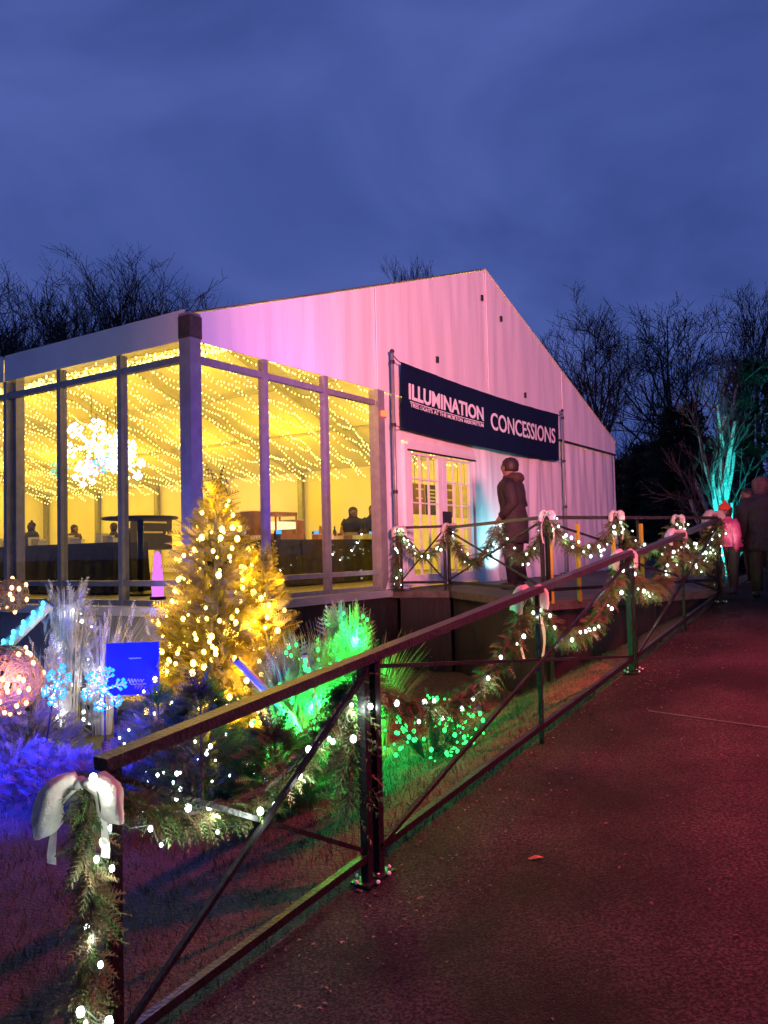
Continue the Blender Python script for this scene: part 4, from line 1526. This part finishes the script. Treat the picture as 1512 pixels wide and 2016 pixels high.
def person(loc, h, rz, label, coat='blackcoat', hair='hair', hem=.42, arms='down', lean=0., hood=False, hairlen=.10, hat=None, group=None, fingers=False, stride=0.04, fur=None, sleeve=None, pants='trouser', bulky=1.0):
    """faces local -Y; one skinned body, clothing as children"""
    o = thing('person', label, 'person', loc, rz, group)
    V, Ed, Rad = [], [], []

    def vt(p, r):
        V.append(Vector(p) * h)
        Rad.append(r * h)
        return len(V) - 1

    def ln(*ids):
        for i in range(len(ids) - 1):
            Ed.append((ids[i], ids[i + 1]))
    sh = lean
    pel = vt((0, 0, .52), .075)
    wa = vt((0, sh * -.3, .61), .070)
    che = vt((0, sh * -.6, .73), .082)
    nk = vt((0, sh * -.9 - .002, .835), .032)
    hb = vt((0, sh * -1. - .012, .885), .050)
    hm = vt((0, sh * -1.05 - .012, .935), .056)
    ht = vt((0, sh * -1.05 - .008, .972), .036)
    ln(pel, wa, che, nk, hb, hm, ht)
    no = vt((0, sh * -1.05 - .066, .918), .010)
    ln(hm, no)
    for sx in (-1, 1):
        er_ = vt((sx * .058, sh * -1.05 - .004, .925), .011)
        ln(hm, er_)
        hp = vt((sx * .05, 0, .49), .062)
        st_ = stride * sx
        kn = vt((sx * .055, -.012 - st_ * .6, .28), .042)
        an = vt((sx * .056, .012 - st_, .055), .026)
        to = vt((sx * .064, -.075 - st_, .022), .022)
        ln(pel, hp, kn, an, to)
    arm_pts = {}
    for sx in (-1, 1):
        s_ = (sx * .108, sh * -.75, .795)
        if arms == 'down':
            e_, w_ = (sx * .145, sh * -.7 + .012, .63), (sx * .15, sh * -.7 - .03, .485)
        elif arms == 'front':
            e_, w_ = (sx * .155, sh * -.7 + .03, .635), (sx * .07, sh * -.7 - .115, .60)
        elif arms == 'pocket':
            e_, w_ = (sx * .150, sh * -.7 + .045, .635), (sx * .105, sh * -.7 - .055, .545)
        elif arms == 'reach':
            e_, w_ = ((sx * .15, sh * -.7 - .05, .66), (sx * .12, sh * -.7 - .21, .63)) if sx < 0 else ((sx * .15, sh * -.7, .63), (sx * .16, -.03 - sh * .7, .49))
        arm_pts[sx] = (s_, e_, w_)
        a, b_, c = vt(s_, .040), vt(e_, .031), vt(w_, .022)
        ln(che, a, b_, c)
        wv = Vector(w_)
        d = (wv - Vector(e_)).normalized()
        pm = vt(tuple(wv + d * .03), .024)
        ln(c, pm)
        if fingers:
            sd = d.cross(Vector((0, 0, 1)) if abs(d.z) < .8 else Vector((0, 1, 0))).normalized()
            dn = d.cross(sd)
            base = wv + d * .045
            for i, fl in enumerate((.040, .046, .043, .034)):
                f0 = base + sd * ((i - 1.5) * .0125)
                k1 = vt(tuple(f0), .0058)
                k2 = vt(tuple(f0 + d * fl * .55 + dn * .004), .0052)
                k3 = vt(tuple(f0 + d * fl * .85 + dn * .016), .0046)
                ln(pm, k1, k2, k3)
            t0 = wv + d * .02 + sd * (-sx * .024)
            k1, k2 = vt(tuple(t0), .0065), vt(tuple(t0 + d * .03 + sd * (-sx * .008) + dn * .01), .0055)
            ln(pm, k1, k2)
    me = bpy.data.meshes.new('body')
    me.from_pydata([tuple(v) for v in V], Ed, [])
    me.materials.append(M['skin'])
    bo = link('body', me, o)
    sk = bo.modifiers.new('Skin', 'SKIN')
    sk.use_smooth_shade = True
    lay = me.skin_vertices[0].data
    for i, r in enumerate(Rad):
        lay[i].radius = (r, r)
        lay[i].use_root = (i == 0)
    ss_ = bo.modifiers.new('Sub', 'SUBSURF')
    ss_.levels = ss_.render_levels = 1
    H_ = h
    cm = M[coat]
    # coat: stacked ellipses from hem to collar
    prof = ((hem, .115, .090), (hem + (.55 - hem) * .5, .118, .092), (.55, .108, .086), (.64, .108, .088), (.72, .120, .092), (.775, .124, .086), (.81, .098, .070), (.838, .055, .050), (.85, .052, .05))
    b = MB()
    b.loft([((0, (-sh * max(0, (z - .5) / .33)) * H_, z * H_), rx * H_ * bulky, ry * H_ * bulky) for z, rx, ry in fine(prof)], 26)
    b.v = [(q[0] * (1 + .10 * noise.noise(Vector(q) * 7)), q[1] * (1 + .14 * noise.noise(Vector(q) * 8 + Vector((3, 0, 0)))), q[2] + .02 * noise.noise(Vector(q) * 6)) for q in b.v]
    b.build('coat', cm, o, True)
    for sx in (-1, 1):
        s_, e_, w_ = (Vector(p) * H_ for p in arm_pts[sx])
        MB().tube([s_ + Vector((-sx * .02, 0, .005)) * H_, s_ + (e_ - s_) * .3, e_, e_ + (w_ - e_) * .5, w_], [.046 * H_ * bulky, .047 * H_ * bulky, .041 * H_ * bulky, .036 * H_, .031 * H_], 10).build('sleeve', M[sleeve or coat], o, True)
        st_ = stride * sx
        MB().tube([(sx * .05 * H_, 0, .52 * H_), (sx * .055 * H_, (-.012 - st_ * .6) * H_, .28 * H_), (sx * .056 * H_, (.012 - st_) * H_, .05 * H_)], [.070 * H_, .052 * H_, .043 * H_], 10).build('trouser_leg', M[pants], o, True)
        MB().ball((sx * .06 * H_, (-.03 - st_) * H_, .026 * H_), .035 * H_, 10, 6, (1.0, 2.1, .85)).build('shoe', M['shoe'], o, True)
    hy = (-sh * 1.05 - .008) * H_
    # hair as a cap with its length down the back
    hc = MB()
    rings = []
    for z, r in ((.935 - hairlen, .050 if hairlen > .05 else .058), (.90, .064), (.935, .068), (.965, .060), (.985, .036), (.992, .008)):
        rings.append(((0, hy + .014 * H_, z * H_), r * H_, r * H_ * .95))
    hc.loft(rings, 14)
    hc.build('hair', M[hair], o, True)
    if hood:
        b = MB()
        b.loft([((0, hy + .035 * H_, .80 * H_), .10 * H_, .065 * H_), ((0, hy + .045 * H_, .825 * H_), .104 * H_, .072 * H_), ((0, hy + .05 * H_, .855 * H_), .088 * H_, .06 * H_), ((0, hy + .05 * H_, .872 * H_), .05 * H_, .04 * H_)], 16)
        b.build('hood', M[fur or coat], o, True)
    if hat:
        b = MB()
        b.loft([((0, hy, .928 * H_), .066 * H_, .066 * H_), ((0, hy, .95 * H_), .070 * H_, .070 * H_), ((0, hy, .985 * H_), .058 * H_, .058 * H_), ((0, hy, 1.005 * H_), .03 * H_, .03 * H_), ((0, hy, 1.01 * H_), .006 * H_, .006 * H_)], 16)
        ho = b.build('hat', M[hat], o, True)
        MB().ball((0, hy, 1.02 * H_), .022 * H_, 8, 6).build('pompom', M[hat], ho, True)
    return o


FACE_LEFT = math.radians(-80)
person(Vector((1.80, 11.42, DZW)), 1.84, math.radians(-112), 'person in a long brown hooded parka standing at the walkway railing', 'parka', hem=.34, arms='pocket', hood=True, fur='fur', hairlen=.05, fingers=True, lean=.02, bulky=1.12, stride=.02)


def inside(x, Y, h, label, **kw):
    p = px(x, 1090, Y)
    person(Vector((p.x, p.y, DECK)), h, kw.pop('rz', 0.), label, group='people inside the tent', **kw)


inside(62, 23.5, 1.62, 'person with a topknot in dark clothes inside behind the leftmost window', rz=2.6, hat='blackcoat', bulky=1.25, hem=.4)
inside(147, 22.5, 1.50, 'person in brown inside behind the second left window', coat='fur', rz=1.2, hairlen=.16, bulky=1.2)
inside(224, 23.0, 1.55, 'slim dark person inside beside the mullion left of the cocktail table', rz=-1.4, bulky=.9)
inside(271, 21.5, 1.60, 'dark person inside seen under the cocktail table top', rz=.4, coat='trouser')
inside(582, 20.5, 1.38, 'seated height person inside behind the food warmer', rz=.2, coat='parka', bulky=1.2)
inside(697, 17.6, 1.52, 'long haired person inside behind the counter, middle gable window', rz=.3, hairlen=.16, bulky=1.3, coat='trouser')
inside(737, 17.0, 1.52, 'dark haired person inside at the end post of the glazing', rz=-.3, hairlen=.14, bulky=1.2)

# people waiting at the right edge
ps = RP(7.75, .9)
p = px(1500, 1190, 10.0)
person(Vector((p.x + .05, 10.0, path_z(8.2) - .04)), 1.48, math.radians(160), 'person in a black coat with auburn hair cut by the right edge', 'blackcoat', 'pinkhair', .38, 'down', hairlen=.1, bulky=1.2, group='people waiting on the path')
p = px(1488, 1190, 11.2)
person(Vector((p.x, 11.2, path_z(8.6) - .02)), 1.36, math.radians(-60), 'person in black standing behind the child at the railing end', 'blackcoat', 'hair', .36, 'down', group='people waiting on the path', bulky=1.2, lean=.05)
p = px(1446, 1190, 10.1)
person(Vector((p.x, 10.1, path_z(8.3))), 1.10, math.radians(-75), 'child in a pink jacket and red knit hat beside the railing end', 'pink', 'hair', .52, 'reach', hat='redknit', sleeve='pink', group='people waiting on the path', bulky=1.2, lean=.06)


# ------------------------------------------------------------------ trees
def bare_tree(loc, h, label, seed, spread=.5, lean=(0, 0), bark='bark', twig='twig', levels=4, first=.22, r0=None, minr=.010, kids=(7, 6, 5, 4), group='bare trees behind the tent', up=.35, stems=1, wide=1.0, tf=.78, limb=1.2):
    rnd = random.Random(seed)
    o = thing('bare_tree', label, 'tree', loc, 0, group)
    tb, cb = MB(), MB()
    r0 = r0 or h * .017

    def grow(p, d, ln, r, lev):
        n = 6 if lev == 0 else (4 if lev < 3 else 3)
        pts, q = [p.copy()], p.copy()
        dd = d.copy()
        for i in range(n):
            wb = .035 if lev == 0 else .10
            dd = (dd + Vector((rnd.gauss(0, wb), rnd.gauss(0, wb), rnd.gauss(.03, .07) + (up * .06 if lev else 0)))).normalized()
            q = q + dd * (ln / n)
            pts.append(q.copy())
        re = max(minr * .7, r * (.38 if lev == 0 else .45))
        rads = [max(minr * .7, r + (re - r) * i / n) for i in range(n + 1)]
        (tb if lev < 2 else cb).tube(pts, rads, 7 if lev == 0 else (5 if lev == 1 else 3), False)
        if lev >= levels:
            return
        k = kids[min(lev, len(kids) - 1)]
        for i in range(k):
            f = (first + (1 - first) * (i + rnd.uniform(.1, .9)) / k) if lev == 0 else rnd.uniform(.25, 1.0)
            f = min(f, .99)
            a = int(f * n)
            base = pts[a] + (pts[a + 1] - pts[a]) * (f * n - a)
            az = rnd.uniform(0, 6.283) if lev else (i * 2.4 + rnd.uniform(-.4, .4))
            ax = (pts[a + 1] - pts[a]).normalized()
            perp = ax.orthogonal().normalized()
            perp = Matrix.Rotation(az, 3, ax) @ perp
            ang = rnd.uniform(.45, .95) * (1.15 - .5 * f if lev == 0 else 1) * (.6 + spread)
            nd = (ax * math.cos(ang) + perp * math.sin(ang) + Vector((0, 0, up * .5))).normalized()
            nl = ln * (rnd.uniform(.42, .62) * (1.15 - .45 * f) * limb if lev == 0 else rnd.uniform(.42, .68))
            grow(base, nd, nl, max(minr, rads[a] * rnd.uniform(.45, .62)), lev + 1)
    for s_ in range(stems):
        d0 = Vector((lean[0] + rnd.gauss(0, .04) + (s_ - (stems - 1) / 2) * .35, lean[1], 1)).normalized()
        grow(Vector((.15 * s_, 0, -.2)), d0, h * .86 * tf, r0 / (1 if stems == 1 else 1.3), 0)
    zs = sorted(v[2] for v in cb.v)
    k = h * .93 / zs[int(len(zs) * .985)]
    cap = lambda z: z if z < h * .86 else h * .86 + (z - h * .86) * .55
    for m_ in (tb, cb):
        m_.v = [(v[0] * k * wide, v[1] * k * wide, min(cap(v[2] * k), h * 1.03)) for v in m_.v]
    tb.build('trunk', M[bark], o, True)
    cb.build('crown', M[twig], o)
    return o


def tree_at(x, Y, ytop, label, seed, **kw):
    p = px(x, 1090, Y)
    z = ground_z(p.x, p.y)
    hh = px(x, ytop, Y).z - z
    return bare_tree(Vector((p.x, p.y, z)), hh, label, seed, **kw)


tree_at(262, 40, 462, 'broad bare tree rising highest above the tent roof on the left', 101, tf=.66, limb=1.3, spread=.5, first=.36, kids=(15, 8, 7, 5), minr=.010, stems=1, wide=1.2, up=.7)
tree_at(135, 42, 505, 'bare tree left of the broad one behind the tent roof', 102, tf=.66, limb=1.3, spread=.55, first=.34, kids=(12, 7, 6, 5), minr=.010, up=.7)
tree_at(35, 40, 522, 'bare tree nearest the left edge behind the tent', 103, tf=.66, limb=1.3, spread=.6, first=.34, kids=(12, 7, 6, 5), minr=.010, up=.7)
tree_at(-70, 38, 540, 'bare tree cut by the left edge behind the tent', 104, tf=.66, limb=1.3, spread=.6, first=.3, kids=(10, 7, 6, 4), minr=.016)
tree_at(360, 46, 575, 'bare tree low behind the tent corner', 105, tf=.66, limb=1.3, spread=.6, first=.35, kids=(10, 7, 5, 4), minr=.016)
tree_at(872, 52, 440, 'bare treetop showing just over the tent ridge', 106, tf=1, limb=.9, spread=.02, first=.45, kids=(10, 6, 5, 3), minr=.018, up=1.2, wide=.7)
tree_at(1172, 44, 560, 'straight bare tree just right of the tent gable', 107, spread=.45, first=.28, kids=(13, 6, 5, 4), minr=.014)
tree_at(1062, 46, 615, 'bare tree half hidden by the gable slope', 108, spread=.3, first=.4, kids=(8, 5, 5, 3), minr=.014, wide=.8)
tree_at(1398, 36, 550, 'bare tree leaning left behind the teal lit tree', 109, spread=.5, lean=(-.17, 0), first=.25, kids=(13, 6, 5, 4), minr=.012)
tree_at(1488, 38, 525, 'tall bare tree near the right edge', 110, spread=.22, first=.35, kids=(11, 6, 5, 4), minr=.013, wide=.8)
teal = tree_at(1420, 17, 655, 'slender tree with its trunk and limbs lit teal', 112, spread=.34, first=.10, bark='palebark', twig='twig', kids=(12, 5, 4, 3), minr=.009, r0=.26, group='lit trees', up=.25, wide=.75, tf=.95, limb=.75)


def evergreen(loc, h, r, label, seed, n=1500, ln=.9, prof=.6, group='dark evergreens at the far right'):
    rnd = random.Random(seed)
    o = thing('evergreen_tree', label, 'tree', loc, 0, group)
    MB().tube([(0, 0, -.3), (0, 0, h * .9)], [h * .025, .03], 7).build('trunk', M['bark'], o)
    b = MB()
    for i in range(n):
        f = rnd.random() ** 1.2
        a = rnd.uniform(0, 6.283)
        lump = .8 + .5 * noise.noise(Vector((math.cos(a) * 1.4 + seed, math.sin(a) * 1.4, f * 3.5)))
        q = r * (max(.02, 1 - f) ** prof) * lump * rnd.uniform(.3, 1)
        spray(b, Vector((math.cos(a) * q, math.sin(a) * q, .15 + f * h * .95)), Vector((math.cos(a), math.sin(a), rnd.uniform(-.2, .6))), ln * rnd.uniform(.5, 1.2), rnd, 5, .45, .2)
    b.build('crown', M['darkleaf'], o)


for i, (x, Y, yt, rpx, lab) in enumerate(((1345, 30, 800, 70, 'rounded dark evergreen behind the teal lit tree'), (1505, 22, 700, 62, 'large dark evergreen filling the right edge'),
                                          (1290, 34, 875, 60, 'dark evergreen right of the tent corner'), (1235, 36, 905, 45, 'low dark evergreen touching the tent corner'),
                                          (1440, 34, 865, 70, 'dark evergreen right of the teal lit trunk'), (1390, 38, 890, 60, 'far low evergreen behind the teal lit trunk'))):
    p = px(x, 1090, Y)
    z = ground_z(p.x, p.y)
    evergreen(Vector((p.x, p.y, z)), px(x, yt, Y).z - z, rpx / FPX * Y, lab, 120 + i, 1300, .030 * Y, .5)

# far wooded rise that closes the view below the horizon
rnd = random.Random(7)
b = MB()
for i in range(5200):
    a = rnd.uniform(-.75, .75)
    Y = rnd.uniform(62, 80)
    x = math.tan(a) * Y
    hh = 4.2 + 2.4 * noise.noise(Vector((x * .09, 0, 1))) + 1.2 * noise.noise(Vector((x * .4, 0, 2)))
    z = 1.0 + hh * rnd.random() ** .8
    spray(b, Vector((x, Y, z)), Vector((rnd.gauss(0, 1), rnd.gauss(0, .5), rnd.gauss(.4, .6))), 1.5, rnd, 4, .45, .1)
o = b.build('far_woods', M['darkleaf'], kind='stuff')
tag(o, 'dark band of far woods along the horizon', 'woods')


# ------------------------------------------------------------------ flood lights
def flood(loc, aim, color, energy, cone, label, lens='e_lens', blend=.8, pole=0., radius=.08, size=.10, group='coloured flood lights'):
    loc, aim = Vector(loc), Vector(aim)
    o = thing('flood_light', label, 'flood light', loc - Vector((0, 0, pole)), 0, group)
    d = (aim - loc).normalized()
    z = Vector((0, 0, pole))
    MB().tube([z - d * size * 1.3, z - d * size * .4, z], [size * .6, size * .9, size], 12).build('housing', M['lampbody'], o)
    MB().tube([z + d * .002, z + d * .008], size * .88, 12).build('lens', M[lens], o)
    MB().tube([z - d * size * .7 - Vector((0, 0, size * 1.1)), z - d * size * .7], .018, 6).build('bracket', M['lampbody'], o)
    if pole:
        MB().tube([(0, 0, -.1), z - d * size * .7 - Vector((0, 0, size))], .04, 8).build('pole', M['lampbody'], o)
    else:
        c = -d * size * .7
        MB().bbox(c.x - .08, c.x + .08, c.y - .05, c.y + .05, -size * 1.1 - .02, -size * 1.1).build('foot', M['lampbody'], o)
    lamp('flood', 'SPOT', loc + d * .03, color, energy, radius, None, aim, cone, blend)
    return o


M['e_pinklens'] = glow('pink_lens', (1, .35, .6), 4)
M['e_bluelens'] = glow('blue_lens', (.1, .06, .7), .6)
M['e_greenlens'] = glow('green_lens', (.1, 1, .3), 4)
zr = lambda s: path_z(s)
flood((2.6, -3.6, 3.3), T(6.2, 0, 4.7), (1, .27, .33), 20500, 36, 'pole mounted pink flood beside the path washing the gable', 'e_pinklens', .75, 3.9, .8, .16)
rp_ = RP(4.4, 4.7, path_z(4.4) + 6.0)
flood(rp_, RP(3.0, 2.9, path_z(3.0)), (1, .05, .10), 15500, 84, 'pole mounted red flood washing the path', 'e_red', .9, 6.0, .15, .13)
up = T(7.0, -.55, DZW + .13)
flood(up, T(6.9, -.02, 2.0), (.40, .95, 1), 95, 110, 'cyan white uplight at the foot of the door wall', 'e_lens', .9, 0, .05, .08)
flood((.80, 7.7, .12), T(.9, 0, 3.4), (.20, .06, 1), 750, 50, 'violet uplight on the mulch aimed at the tent corner', 'e_bluelens', .9, 0, .06, .08)
flood((-3.3, 4.6, .30), px(250, 1410, 6.2), (.03, .03, 1), 1500, 85, 'blue uplight on the lawn by the left edge', 'e_bluelens', .9, 0, .05, .07)
for gx, gY, gz, ge in ((690, 6.65, .35, 14), (700, 6.75, .9, 8), (612, 6.3, .45, 16), (575, 6.0, .3, 9), (640, 5.5, .35, 5), (738, 6.8, .3, 6)):
    lamp('green_grass_light', 'POINT', PX(gx, gY, gz), (.015, 1, .13), ge * 5.5, .02)
flood((.55, 7.2, .1), (.95, 8.4, .05), (1, .45, .15), 90, 120, 'added warm spot brightening the mulch before the walkway', 'e_heat', 1.0, 0, .05, .06)  # added lamp without a known source, only to brighten the mulch
tl = teal.location
fz = tl + Vector((-.25, -1.0, 0))
fz.z = ground_z(fz.x, fz.y) + .18
flood(fz, tl + Vector((.05, 0, 2.6)), (.012, .80, .80), 2400, 85, 'teal uplight at the foot of the slender tree', 'e_lens', .9, 0, .05, .08)
flood(PX(215, 7.0, .05), px(215, 1185, 8.6), (.75, .85, 1), 26, 90, 'white uplight beside the frosted conifer', 'e_lens', .9, 0, .05, .07)
